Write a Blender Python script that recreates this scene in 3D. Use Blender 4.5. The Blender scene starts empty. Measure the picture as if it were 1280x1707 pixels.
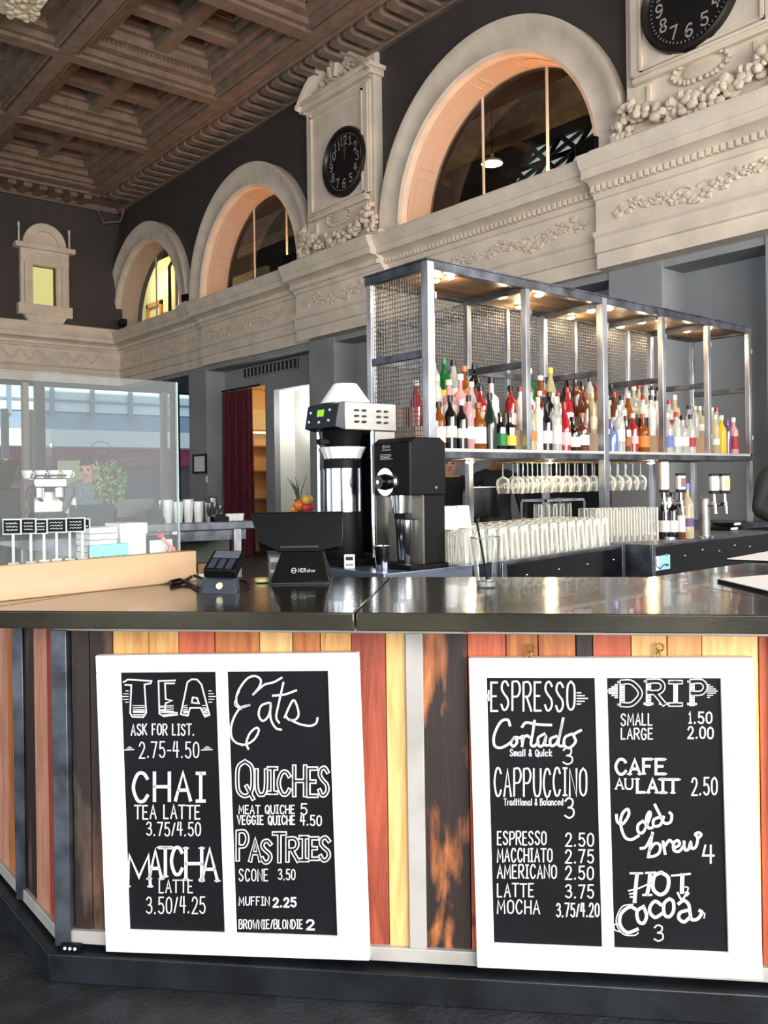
import bpy, math, random
from math import sin, cos, pi, radians, sqrt
from mathutils import Vector, Matrix
random.seed(7)
C = bpy.context.scene.collection
S = bpy.context.scene

# ------------------------------------------------------------------ camera
FPX, CYY, ROLL, YAW, EYE = 1414.0, 801.0, -0.0142, -0.6955, 1.4155
R0 = Vector((cos(YAW), sin(YAW), 0)); FW = Vector((-sin(YAW), cos(YAW), 0)); U0 = Vector((0, 0, 1))
RR = R0*cos(ROLL) + U0*sin(ROLL); UU = U0*cos(ROLL) - R0*sin(ROLL)
EYEP = Vector((0, 0, EYE))
cam = bpy.data.cameras.new('camera'); camo = bpy.data.objects.new('camera', cam); C.objects.link(camo)
camo.matrix_world = Matrix(((RR.x, UU.x, -FW.x, 0), (RR.y, UU.y, -FW.y, 0), (RR.z, UU.z, -FW.z, EYE), (0, 0, 0, 1)))
cam.sensor_fit = 'VERTICAL'; cam.sensor_height = 24; cam.sensor_width = 24
cam.lens = FPX/1707*24; cam.shift_y = -(853.5-CYY)/1707; cam.clip_end = 200; cam.clip_start = .05
S.camera = camo
# ------------------------------------------------------------------ world, exposure
w = bpy.data.worlds.new('World'); S.world = w; w.use_nodes = True
bg = w.node_tree.nodes['Background']; bg.inputs[0].default_value = (.80, .90, 1.0, 1); bg.inputs[1].default_value = 1.0
S.view_settings.view_transform = 'Standard'; S.view_settings.look = 'None'
S.view_settings.exposure = 0.4; S.view_settings.gamma = 1.0; S.view_settings.use_curve_mapping = False
S.cycles.max_bounces = 10; S.cycles.transparent_max_bounces = 24; S.cycles.caustics_reflective = False; S.cycles.caustics_refractive = False
S.cycles.sample_clamp_indirect = 6.0

def lamp(name, kind, loc, energy, color=(1, 1, 1), size=None, size_y=None, look=None, radius=None):
    l = bpy.data.lights.new(name, kind); l.energy = energy; l.color = color
    if kind == 'AREA':
        l.shape = 'RECTANGLE'; l.size = size; l.size_y = size_y or size
    elif radius is not None and kind != 'SUN': l.shadow_soft_size = radius
    o = bpy.data.objects.new(name, l); C.objects.link(o); o.location = loc
    if look is not None:
        o.rotation_euler = (Vector(look)-Vector(loc)).to_track_quat('-Z', 'Y').to_euler()
    return o
# daylight through the tall street windows behind the camera (back wall) and through those of the left wall, plus one added fill for the far left
lamp('window_daylight', 'AREA', (5.9, -4.85, 3.55), 480, (1.0, .96, .91), 3.6, 1.05, look=(6.2, 6, 2.6))
lamp('window_daylight', 'AREA', (.4, -4.85, 2.4), 780, (1.0, .97, .93), 6.2, 3.4, look=(3.6, 5, 2.0))
lamp('side_window_daylight', 'AREA', (-5.9, 1.0, 2.4), 230, (.86, .93, 1.0), 7.0, 3.4, look=(3, 2.4, 1.2))
lamp('far_left_fill', 'AREA', (-5.9, 11.5, 2.5), 80, (1.0, .92, .80), 7.0, 3.4, look=(8, 13.5, 3.4))  # added fill that lifts the far left end of the hall
sun = lamp('sun', 'SUN', (0, -20, 20), 5.0, (1, .96, .9), look=(4, 6, 0)); sun.data.angle = .01

# ------------------------------------------------------------------ pixel rays of the photo -> points on real planes
def ray(px, py): return FW + RR*((px-640)/FPX) - UU*((py-CYY)/FPX)
def on_x(px, py, x): d = ray(px, py); return EYEP + d*(x/d.x)
def on_y(px, py, y): d = ray(px, py); return EYEP + d*(y/d.y)
def on_z(px, py, z): d = ray(px, py); return EYEP + d*((z-EYE)/d.z)
def at_d(px, py, dep): return EYEP + ray(px, py)*dep
def on_pl(px, py, p0, n): d = ray(px, py); return EYEP + d*((Vector(p0)-EYEP).dot(n)/d.dot(n))
def px_of(P):
    v = Vector(P)-EYEP; z = v.dot(FW); return 640+FPX*v.dot(RR)/z, CYY-FPX*v.dot(UU)/z
def reach(P, axis, px):                    # distance along a horizontal axis from P to the pixel column px
    P = Vector(P); a = Vector(axis); k = (px-640)/FPX; v = P-EYEP
    return (k*v.dot(FW)-v.dot(RR))/(a.dot(RR)-k*a.dot(FW))

# ------------------------------------------------------------------ materials
def lin(c):
    return tuple(((x/255)/12.92 if x/255 <= .04045 else (((x/255)+.055)/1.055)**2.4) for x in c[:3])+(1,)
MATS = {}
def mat(name, rgb, rough=.6, metal=0.0, noise=None, bump=None, spec=.5, emit=0, coat=0, stretch=None, rgb2=None, trans=0):
    if name in MATS: return MATS[name]
    m = bpy.data.materials.new(name); m.use_nodes = True; nt = m.node_tree; b = nt.nodes['Principled BSDF']
    b.inputs['Base Color'].default_value = lin(rgb); b.inputs['Roughness'].default_value = rough
    b.inputs['Metallic'].default_value = metal; b.inputs['Specular IOR Level'].default_value = spec
    b.inputs['Coat Weight'].default_value = coat; b.inputs['Transmission Weight'].default_value = trans
    if emit: b.inputs['Emission Color'].default_value = lin(rgb); b.inputs['Emission Strength'].default_value = emit
    if noise or bump:
        tc = nt.nodes.new('ShaderNodeTexCoord'); mp = nt.nodes.new('ShaderNodeMapping'); nt.links.new(tc.outputs['Object'], mp.inputs[0])
        if stretch: mp.inputs['Scale'].default_value = stretch
    if noise:
        n = nt.nodes.new('ShaderNodeTexNoise'); n.inputs['Scale'].default_value = noise[0]; n.inputs['Detail'].default_value = 6
        nt.links.new(mp.outputs[0], n.inputs['Vector'])
        r = nt.nodes.new('ShaderNodeValToRGB'); nt.links.new(n.outputs[0], r.inputs[0])
        a = noise[1]; c2 = rgb2 or tuple(min(255, x*(1+a)) for x in rgb)
        r.color_ramp.elements[0].color = lin(tuple(x*(1-a) for x in rgb)); r.color_ramp.elements[0].position = .35
        r.color_ramp.elements[1].color = lin(c2); r.color_ramp.elements[1].position = .65
        nt.links.new(r.outputs[0], b.inputs['Base Color'])
    if bump:
        n2 = nt.nodes.new('ShaderNodeTexNoise'); n2.inputs['Scale'].default_value = bump[0]; n2.inputs['Detail'].default_value = 5
        nt.links.new(mp.outputs[0], n2.inputs['Vector'])
        bp = nt.nodes.new('ShaderNodeBump'); bp.inputs['Strength'].default_value = bump[1]; bp.inputs['Distance'].default_value = .02
        nt.links.new(n2.outputs[0], bp.inputs['Height']); nt.links.new(bp.outputs[0], b.inputs['Normal'])
    MATS[name] = m; return m
def glow(name, rgb, strength):
    if name in MATS: return MATS[name]
    m = bpy.data.materials.new(name); m.use_nodes = True; nt = m.node_tree; nt.nodes.clear()
    e = nt.nodes.new('ShaderNodeEmission'); o = nt.nodes.new('ShaderNodeOutputMaterial')
    e.inputs[0].default_value = lin(rgb); e.inputs[1].default_value = strength; nt.links.new(e.outputs[0], o.inputs[0])
    MATS[name] = m; return m
def glass(name, tint=(245, 250, 250), body=.0, body_rgb=(235, 238, 236), gloss=.9, rough=.03):
    if name in MATS: return MATS[name]
    m = bpy.data.materials.new(name); m.use_nodes = True; nt = m.node_tree; nt.nodes.clear()
    o = nt.nodes.new('ShaderNodeOutputMaterial'); t = nt.nodes.new('ShaderNodeBsdfTransparent'); t.inputs[0].default_value = lin(tint)
    g = nt.nodes.new('ShaderNodeBsdfGlossy'); g.inputs['Roughness'].default_value = rough; g.inputs[0].default_value = (gloss, gloss, gloss, 1)
    f = nt.nodes.new('ShaderNodeFresnel'); f.inputs[0].default_value = 1.45
    mx = nt.nodes.new('ShaderNodeMixShader'); nt.links.new(f.outputs[0], mx.inputs[0]); nt.links.new(t.outputs[0], mx.inputs[1]); nt.links.new(g.outputs[0], mx.inputs[2])
    last = mx
    if body:
        d = nt.nodes.new('ShaderNodeBsdfDiffuse'); d.inputs[0].default_value = lin(body_rgb)
        m2 = nt.nodes.new('ShaderNodeMixShader'); m2.inputs[0].default_value = body
        nt.links.new(mx.outputs[0], m2.inputs[1]); nt.links.new(d.outputs[0], m2.inputs[2]); last = m2
    nt.links.new(last.outputs[0], o.inputs[0]); MATS[name] = m; return m
def edge_glass(name, tint, rgb, lo, hi, rough=.05):
    """thin moulded glass: clear when seen square on, whiter where the wall is seen edge-on"""
    m = glass(name, tint, lo, rgb, rough=rough); nt = m.node_tree
    mix = [n for n in nt.nodes if n.bl_idname == 'ShaderNodeMixShader'][-1]
    lw = nt.nodes.new('ShaderNodeLayerWeight'); lw.inputs[0].default_value = .45
    mr = nt.nodes.new('ShaderNodeMapRange'); mr.inputs['From Min'].default_value = .15; mr.inputs['From Max'].default_value = .85; mr.inputs['To Min'].default_value = lo; mr.inputs['To Max'].default_value = hi
    nt.links.new(lw.outputs['Facing'], mr.inputs['Value']); nt.links.new(mr.outputs[0], mix.inputs[0]); return m
def plank(name, rgb, dark, char=0.0, seed=0):
    """weathered board: stretched grain, knots and saw marks, and charred patches with a shape of their own"""
    if name in MATS: return MATS[name]
    m = bpy.data.materials.new(name); m.use_nodes = True; nt = m.node_tree; b = nt.nodes['Principled BSDF']; L = nt.links.new
    tc = nt.nodes.new('ShaderNodeTexCoord'); mp = nt.nodes.new('ShaderNodeMapping'); L(tc.outputs['Object'], mp.inputs[0])
    mp.inputs['Location'].default_value = (seed*3.1, seed*1.7, seed*.9); mp.inputs['Scale'].default_value = (9, 9, .9)
    n = nt.nodes.new('ShaderNodeTexNoise'); n.inputs['Scale'].default_value = 4; n.inputs['Detail'].default_value = 9; n.inputs['Roughness'].default_value = .65; n.inputs['Distortion'].default_value = .6
    L(mp.outputs[0], n.inputs['Vector'])
    r = nt.nodes.new('ShaderNodeValToRGB'); L(n.outputs[0], r.inputs[0])
    e = r.color_ramp.elements; e[0].position = .3; e[0].color = lin(dark); e[1].position = .62; e[1].color = lin(rgb)
    e2 = r.color_ramp.elements.new(.78); e2.color = lin(tuple(min(255, c*1.12) for c in rgb))
    col = r.outputs[0]
    mk = nt.nodes.new('ShaderNodeMapping'); L(tc.outputs['Object'], mk.inputs[0]); mk.inputs['Scale'].default_value = (1, 1, .45); mk.inputs['Location'].default_value = (seed*2.3, 0, seed)
    v = nt.nodes.new('ShaderNodeTexVoronoi'); v.inputs['Scale'].default_value = 9; L(mk.outputs[0], v.inputs['Vector'])
    vr = nt.nodes.new('ShaderNodeValToRGB'); L(v.outputs['Distance'], vr.inputs[0]); vr.color_ramp.elements[0].position = .05; vr.color_ramp.elements[0].color = (.25, .2, .18, 1); vr.color_ramp.elements[1].position = .10; vr.color_ramp.elements[1].color = (1, 1, 1, 1)
    mm = nt.nodes.new('ShaderNodeMixRGB'); mm.blend_type = 'MULTIPLY'; mm.inputs[0].default_value = .8; L(col, mm.inputs[1]); L(vr.outputs[0], mm.inputs[2]); col = mm.outputs[0]
    if char:
        m2 = nt.nodes.new('ShaderNodeMapping'); L(tc.outputs['Object'], m2.inputs[0]); m2.inputs['Scale'].default_value = (7, 7, 2.2); m2.inputs['Location'].default_value = (seed*5.3, 0, seed*2.9)
        n3 = nt.nodes.new('ShaderNodeTexNoise'); n3.inputs['Scale'].default_value = 1.3; n3.inputs['Detail'].default_value = 7; n3.inputs['Distortion'].default_value = .4; L(m2.outputs[0], n3.inputs['Vector'])
        cr = nt.nodes.new('ShaderNodeValToRGB'); L(n3.outputs[0], cr.inputs[0]); cr.color_ramp.elements[0].position = .62-char*.30; cr.color_ramp.elements[0].color = (0, 0, 0, 1); cr.color_ramp.elements[1].position = .74-char*.30; cr.color_ramp.elements[1].color = (1, 1, 1, 1)
        dk = nt.nodes.new('ShaderNodeMixRGB'); L(cr.outputs[0], dk.inputs[0]); dk.inputs[1].default_value = lin((38, 26, 22)); L(col, dk.inputs[2])
        col = dk.outputs[0]
    L(col, b.inputs['Base Color']); b.inputs['Roughness'].default_value = .55
    bp = nt.nodes.new('ShaderNodeBump'); bp.inputs['Strength'].default_value = .35; bp.inputs['Distance'].default_value = .01; L(n.outputs[0], bp.inputs['Height']); L(bp.outputs[0], b.inputs['Normal'])
    MATS[name] = m; return m

# ------------------------------------------------------------------ mesh building
class MB:
    def __init__(s): s.v = []; s.f = []; s.m = []; s.T = None
    def add(s, vs, fs, mi=0):
        o = len(s.v)
        for p in vs:
            p = Vector(p); s.v.append(s.T @ p if s.T is not None else p)
        for f in fs: s.f.append([o+i for i in f]); s.m.append(mi)
        return s
    def box(s, x0, x1, y0, y1, z0, z1, mi=0):
        return s.add([(x, y, z) for z in (z0, z1) for y in (y0, y1) for x in (x0, x1)],
                     [(0, 2, 3, 1), (4, 5, 7, 6), (0, 1, 5, 4), (2, 6, 7, 3), (0, 4, 6, 2), (1, 3, 7, 5)], mi)
    def bar(s, p0, p1, wx, wz, mi=0, up=(0, 0, 1)):
        p0 = Vector(p0); p1 = Vector(p1); d = (p1-p0).normalized(); u = Vector(up)
        if abs(d.dot(u)) > .98: u = Vector((1, 0, 0))
        a = d.cross(u).normalized()*wx/2; b = a.cross(d).normalized()*wz/2
        vs = [p+sa*a+sb*b for p in (p0, p1) for sa, sb in ((-1, -1), (1, -1), (1, 1), (-1, 1))]
        return s.add(vs, [(3, 2, 1, 0), (4, 5, 6, 7)]+[(i, (i+1) % 4, 4+(i+1) % 4, 4+i) for i in range(4)], mi)
    def cyl(s, p0, p1, r0, r1=None, n=14, mi=0, caps=True):
        p0 = Vector(p0); p1 = Vector(p1); r1 = r0 if r1 is None else r1; d = (p1-p0).normalized()
        a = d.orthogonal().normalized(); b = d.cross(a)
        vs = [p0+(a*cos(2*pi*i/n)+b*sin(2*pi*i/n))*r0 for i in range(n)]+[p1+(a*cos(2*pi*i/n)+b*sin(2*pi*i/n))*r1 for i in range(n)]
        fs = [(i, (i+1) % n, n+(i+1) % n, n+i) for i in range(n)]
        if caps: fs += [tuple(reversed(range(n))), tuple(range(n, 2*n))]
        return s.add(vs, fs, mi)
    def lathe(s, prof, n=20, at=(0, 0, 0), mi=0, caps=(True, True), flute=0, nf=0):
        at = Vector(at); vs = []; fs = []
        for k, (r, z) in enumerate(prof):
            for i in range(n):
                rr = r*(1+(flute*(k/(len(prof)-1))*cos(nf*2*pi*i/n) if flute else 0))
                vs.append(at+Vector((rr*cos(2*pi*i/n), rr*sin(2*pi*i/n), z)))
        for k in range(len(prof)-1):
            for i in range(n): fs.append((k*n+i, k*n+(i+1) % n, (k+1)*n+(i+1) % n, (k+1)*n+i))
        if caps[0] and prof[0][0] > 1e-5: fs.append(tuple(reversed(range(n))))
        if caps[1] and prof[-1][0] > 1e-5: fs.append(tuple(range((len(prof)-1)*n, len(prof)*n)))
        return s.add(vs, fs, mi)
    def extr(s, poly, vec, mi=0):
        n = len(poly); vec = Vector(vec); vs = [Vector(p) for p in poly]+[Vector(p)+vec for p in poly]
        return s.add(vs, [tuple(reversed(range(n))), tuple(range(n, 2*n))]+[(i, (i+1) % n, n+(i+1) % n, n+i) for i in range(n)], mi)
    def tube(s, pts, r, n=8, mi=0, closed=False):
        pts = [Vector(p) for p in pts]; N = len(pts); vs = []; fs = []; prev = None
        for k, p in enumerate(pts):
            d = (pts[(k+1) % N]-pts[k-1]) if closed else (pts[min(k+1, N-1)]-pts[max(k-1, 0)])
            d = d.normalized() if d.length > 1e-9 else Vector((0, 0, 1))
            a = d.orthogonal().normalized() if prev is None else (prev-d*prev.dot(d)).normalized()
            prev = a; b = d.cross(a); rr = r[k] if isinstance(r, (list, tuple)) else r
            vs += [p+(a*cos(2*pi*i/n)+b*sin(2*pi*i/n))*rr for i in range(n)]
        for k in range(N if closed else N-1):
            for i in range(n):
                k2 = (k+1) % N; fs.append((k*n+i, k*n+(i+1) % n, k2*n+(i+1) % n, k2*n+i))
        if not closed: fs += [tuple(reversed(range(n))), tuple(range((N-1)*n, N*n))]
        return s.add(vs, fs, mi)
    def ball(s, c, rx, ry=None, rz=None, nu=10, nv=7, mi=0):
        ry = rx if ry is None else ry; rz = rx if rz is None else rz; c = Vector(c); vs = [c+Vector((0, 0, -rz))]; fs = []
        for j in range(1, nv):
            t = -pi/2+pi*j/nv
            vs += [c+Vector((rx*cos(t)*cos(2*pi*i/nu), ry*cos(t)*sin(2*pi*i/nu), rz*sin(t))) for i in range(nu)]
        vs.append(c+Vector((0, 0, rz))); top = len(vs)-1
        for i in range(nu):
            fs.append((0, 1+(i+1) % nu, 1+i)); fs.append((top, 1+(nv-2)*nu+i, 1+(nv-2)*nu+(i+1) % nu))
            for j in range(nv-2): fs.append((1+j*nu+i, 1+j*nu+(i+1) % nu, 1+(j+1)*nu+(i+1) % nu, 1+(j+1)*nu+i))
        return s.add(vs, fs, mi)
    def build(s, name, mats, parent=None, loc=None, rotz=0, smooth=35, bevel=0):
        me = bpy.data.meshes.new(name); me.from_pydata([tuple(p) for p in s.v], [], s.f)
        for m in (mats if isinstance(mats, (list, tuple)) else [mats]): me.materials.append(m)
        me.polygons.foreach_set('material_index', s.m)
        if smooth:
            me.polygons.foreach_set('use_smooth', [True]*len(s.f)); me.set_sharp_from_angle(angle=radians(smooth))
        me.update()
        o = bpy.data.objects.new(name, me); C.objects.link(o)
        if loc is not None: o.location = loc
        o.rotation_euler = (0, 0, rotz)
        if parent is not None: o.parent = parent
        if bevel:
            b = o.modifiers.new('bevel', 'BEVEL'); b.width = bevel; b.segments = 2; b.limit_method = 'ANGLE'; b.angle_limit = radians(40)
        return o
def tag(o, label, cat, group=None):
    o['label'] = label; o['category'] = cat
    if group: o['group'] = group
    return o
def thing(name, label, cat, loc=(0, 0, 0), rotz=0, group=None):
    o = bpy.data.objects.new(name, None); C.objects.link(o); o.empty_display_size = .1
    o.location = loc; o.rotation_euler = (0, 0, rotz); return tag(o, label, cat, group)
def struct(o): o['kind'] = 'structure'; return o
def dup(root, loc, rotz=None, label=None, group=None):
    r = root.copy(); C.objects.link(r); r.location = loc
    if rotz is not None: r.rotation_euler = (0, 0, rotz)
    if label: r['label'] = label
    if group: r['group'] = group
    for ch in list(root.children):
        c = ch.copy(); C.objects.link(c); c.parent = r
        for g in list(ch.children):
            d = g.copy(); C.objects.link(d); d.parent = c
    return r

# ------------------------------------------------------------------ palette
M_plaster = mat('cream_plaster', (228, 213, 194), .75, noise=(3, .04), bump=(40, .12))
M_relief = mat('relief_plaster', (218, 203, 183), .75, bump=(25, .2))
M_reveal = mat('reveal_plaster', (205, 180, 158), .75)
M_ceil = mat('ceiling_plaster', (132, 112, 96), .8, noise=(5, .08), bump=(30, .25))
M_wallu = mat('upper_wall_paint', (68, 62, 60), .7, noise=(1.5, .05))
M_walll = mat('lower_wall_paint', (142, 144, 146), .65, noise=(1.5, .05))
M_steel = mat('raw_steel', (165, 168, 175), .36, .9, noise=(9, .22), stretch=(1, 1, .3))
M_steeld = mat('dark_steel', (92, 96, 104), .42, .8, noise=(9, .25))
M_grey = mat('grey_painted_steel', (176, 172, 166), .5, .25, noise=(6, .07))
M_kick = mat('black_steel_kick', (29, 32, 36), .42, .35, noise=(7, .3), bump=(18, .1))
M_chrome = mat('chrome', (215, 218, 222), .16, 1.0)
M_inox = mat('brushed_steel', (150, 148, 144), .38, .85, noise=(12, .08), stretch=(.1, .1, 1))
M_black = mat('black_plastic', (7, 7, 9), .5, spec=.16)
M_blackg = mat('glossy_black', (8, 9, 11), .16, spec=.3)
M_white = mat('white_paint', (246, 245, 242), .5, bump=(14, .15))
M_paper = mat('white_paper', (244, 243, 240), .8)
M_chalk = mat('chalk', (205, 206, 206), .9)
M_board = mat('chalkboard', (10, 12, 15), .7, noise=(3.5, .3), spec=.2)
M_glass = glass('clear_glass', (250, 252, 251), .05)
M_tumbler = edge_glass('tumbler_glass', (252, 252, 248), (252, 250, 240), .07, .75)
M_pane = glass('window_pane', (240, 246, 248), .0)
M_darkpane = glass('dim_pane', (222, 220, 214), .0)

# ================================================================== ROOM SHELL
DX = 8.0; FY = 19.1; RX = 8.42
M_floor = mat('asphalt_floor', (33, 34, 38), .62, noise=(7, .35), bump=(60, .3))
struct(MB().box(-6.2, 14, -5.2, FY+.3, -.2, 0).build('floor', M_floor))
# right wall above the entablature, with three arched openings
ARCH = [(7.36, 5.03), (13.27, 5.03), (17.53, 5.03)]; RI = 1.64; RO = 2.06
mb = MB(); ys = []
y = -5.0
while y < FY+.25: ys.append(round(y, 3)); y += .05
def arch_z(y):
    for c, z in ARCH:
        if abs(y-c) < RI: return z+sqrt(RI*RI-(y-c)**2)
    return 4.6
for a, b in zip(ys, ys[1:]):
    za, zb = arch_z(a+.001), arch_z(b-.001)
    mb.add([(DX, a, za), (DX, b, zb), (DX, b, 8.6), (DX, a, 8.6)], [(0, 1, 2, 3)])
    mb.add([(DX+.55, a, za), (DX+.55, b, zb), (DX+.55, b, 8.6), (DX+.55, a, 8.6)], [(0, 1, 2, 3)])
struct(mb.build('wall_right', M_wallu, smooth=0))
# recessed lower wall
def wall_x(x0, x1, y0, y1, z0, z1, ops):
    m = MB(); cur = y0
    for a, b, zt in sorted(ops):
        if a > cur: m.box(x0, x1, cur, a, z0, z1)
        m.box(x0, x1, a, b, zt, z1); cur = b
    m.box(x0, x1, cur, y1, z0, z1); return m
struct(wall_x(RX, RX+.12, -5, 15.2, 0, 4.0, [(13.5, 15.0, 3.24), (12.07, 13.2, 3.10), (6.09, 7.43, 2.45)]).build('wall_right_recess', M_walll, smooth=0))
struct(MB().box(9.95, 10.1, 15.2, FY+.2, 0, 4.0).box(RX, 10.1, 15.08, 15.2, 0, 4.0).build('wall_side_bay', M_walll, smooth=0))
struct(MB().box(DX+.02, 10.1, -5, FY, 3.62, 3.72).build('soffit', M_walll, smooth=0))
# dark doorway and white reveal, warm shop behind the curtain
M_dark = mat('dark_doorway', (18, 19, 22), .6)
struct(MB().box(RX+.14, RX+.2, 5.9, 7.9, 0, 2.6).build('door_1', M_dark, smooth=0))
M_wdoor = mat('white_reveal', (232, 230, 222), .7)
struct(MB().box(RX+.45, RX+.5, 12.0, 13.3, 0, 3.2).box(RX+.12, RX+.45, 13.2, 13.26, 0, 3.2).box(RX+.12, RX+.45, 12.0, 12.07, 0, 3.2).box(RX+.12, RX+.45, 12.07, 13.2, 3.1, 3.2).build('door_2', M_wdoor, smooth=0))
M_warm = mat('warm_shop_wall', (222, 190, 140), .8)
struct(MB().box(RX+1.6, RX+1.7, 13.4, 15.06, 0, 3.4).box(RX+.12, RX+1.6, 15.0, 15.06, 0, 3.4).box(RX+.12, RX+1.6, 13.4, 13.5, 0, 3.4).box(RX+.12, RX+1.7, 13.4, 15.06, 3.3, 3.4).build('door_3', M_warm, smooth=0))
lamp('door_recess_fill', 'POINT', (RX+.25, 12.6, 2.6), 16, (1, .98, .93), radius=.08)  # added to brighten the white recess, not a fitting of the doorway
lamp('shop_lamp', 'POINT', (RX+.9, 13.9, 2.75), 13, (1, .80, .52), radius=.1)
# entablature: one moulded profile, stepping out over the pilasters and clocks
def entab(y0, y1, off):
    X0 = DX-off
    P = [(DX+.02, 3.70), (X0-.04, 3.70), (X0-.04, 3.86), (X0-.075, 3.87), (X0-.075, 4.02), (X0-.11, 4.05), (X0-.11, 4.09), (X0-.05, 4.10), (X0-.05, 4.44),
         (X0-.08, 4.45), (X0-.11, 4.50), (X0-.14, 4.51), (X0-.14, 4.56), (X0-.20, 4.61), (X0-.31, 4.62), (X0-.31, 4.71), (X0-.33, 4.72), (X0-.36, 4.78), (X0-.38, 4.83), (X0-.38, 4.86), (X0-.16, 4.90), (X0-.16, 4.97), (X0-.10, 5.0), (DX+.02, 5.0)]
    return [(x, y0, z) for x, z in P], (0, y1-y0, 0)
SEG = [(-5, 3.3, .06), (3.3, 5.63, .17), (5.63, 9.25, .06), (9.25, 11.5, .17), (11.5, 14.95, .06), (14.95, FY, -.01)]
mb = MB()
for a, b, o in SEG:
    p, v = entab(a, b, o); mb.extr(p, v)
    k = int((b-a)/.075)
    for i in range(k): mb.box(DX-o-.175, DX-o-.13, a+.02+i*.075, a+.06+i*.075, 4.505, 4.565)
struct(mb.build('trim_1', M_plaster))
# scrolled flower relief on the frieze
def relief(m, x, y0, y1, zc, h, n):
    for i in range(n):
        u = (i+.5)/n; yy = y0+(y1-y0)*u; zz = zc+h*(.28*sin(u*pi*3)-.12)+random.uniform(-.26, .26)*h*(1 if i % 3 else 1.5)
        r = random.uniform(.014, .036); m.ball((x, yy, zz), .022, r*1.4, r, 6, 4)
    for c in range(3):
        uc = y0+(y1-y0)*(c+.5)/3
        for sgn in (-1, 1):
            pts = [(x, uc+sgn*(.03+.24*t), zc+h*.30*sin(t*pi+c*.4)-.02) for t in [k/14 for k in range(15)]]
            m.tube(pts, .015, 5)
            a0 = Vector((x, uc+sgn*.27, zc-.02)); m.tube([a0+Vector((0, sgn*.05*(1-t*.8)*cos(t*7), .05*(1-t*.8)*sin(t*7))) for t in [k/10 for k in range(11)]], .010, 5)
mb = MB()
for a, b, o in SEG[1:]:
    w_ = b-a; nseg = max(1, int(w_/1.6))
    for i in range(nseg): relief(mb, DX-o-.052, a+.22+i*(w_-.3)/nseg, a+.05+(i+1)*(w_-.3)/nseg, 4.27, .20, 84)
struct(mb.build('trim_2', M_relief))
# pilasters under the entablature
for i, (a, b) in enumerate(((15.0, 15.72), (10.78, 11.46), (4.97, 5.63), (3.25, 3.86), (9.2, 9.5))):
    struct(MB().box(DX, RX+.02, a, b, 0, 3.72).build('pilaster', M_walll, smooth=0))
# arched windows: archivolt, panelled reveal, pane, mullions
for wi, (c, zs) in enumerate(ARCH):
    root = bpy.data.objects.new('window_%d' % (wi+1), None); C.objects.link(root); root.location = (DX, c, zs); struct(root)
    prof = [(RI, 0), (RI, -.10), (RI+.05, -.13), (RI+.10, -.115), (RI+.20, -.115), (RO-.12, -.14), (RO-.06, -.17), (RO, -.17), (RO, 0)]
    m = MB(); N = 48; vs = []; fs = []
    angs = [pi*k/N for k in range(N+1)]
    for t in angs: vs += [(x, r*cos(t), r*sin(t)) for r, x in prof]
    q = len(prof)
    for k in range(N):
        for j in range(q-1): fs.append((k*q+j, k*q+j+1, (k+1)*q+j+1, (k+1)*q+j))
    m.add(vs, fs)
    for s in (-1, 1): m.box(-.17, .0, s*(RI+RO)/2-.24, s*(RI+RO)/2+.24, -.34, .0)
    m.build('archivolt', M_plaster, root)
    m = MB(); vs = []; fs = []
    for t in angs: vs += [(0, RI*cos(t), RI*sin(t)), (.48, RI*cos(t), RI*sin(t)), (.48, (RI+.1)*cos(t), (RI+.1)*sin(t))]
    for k in range(N):
        for j in range(2): fs.append((k*3+j, (k+1)*3+j, (k+1)*3+j+1, k*3+j+1))
    m.add(vs, fs)
    for k in range(7):                                  # raised panel borders on the intrados
        t0 = pi*(k+.1)/7; t1 = pi*(k+.9)/7
        for xx in (.10, .38): m.tube([(xx, (RI-.004)*cos(t0+(t1-t0)*j/8), (RI-.004)*sin(t0+(t1-t0)*j/8)) for j in range(9)], .009, 5)
        for tt in (t0, t1): m.tube([(.10, (RI-.004)*cos(tt), (RI-.004)*sin(tt)), (.38, (RI-.004)*cos(tt), (RI-.004)*sin(tt))], .009, 5)
    for s in (-1, 1): m.box(0, .48, s*(RI+.05)-.05, s*(RI+.05)+.05, -.4, .02)
    m.build('reveal', M_reveal, root)
    m = MB()
    for a, b in zip(angs, angs[1:]):
        m.add([(.44, RI*cos(a), -.1), (.44, RI*cos(b), -.1), (.44, RI*cos(b), RI*sin(b)), (.44, RI*cos(a), RI*sin(a))], [(0, 1, 2, 3)])
    m.build('pane', M_darkpane, root, smooth=0)
    m = MB()
    for yy in (-.55, .55): m.box(.42, .45, yy-.013, yy+.013, -.1, sqrt(RI*RI-yy*yy))
    m.build('mullion', M_plaster, root)
    m = MB().box(-.02, .5, -RI, RI, -.4, -.03); m.build('sill', M_plaster, root)
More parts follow.
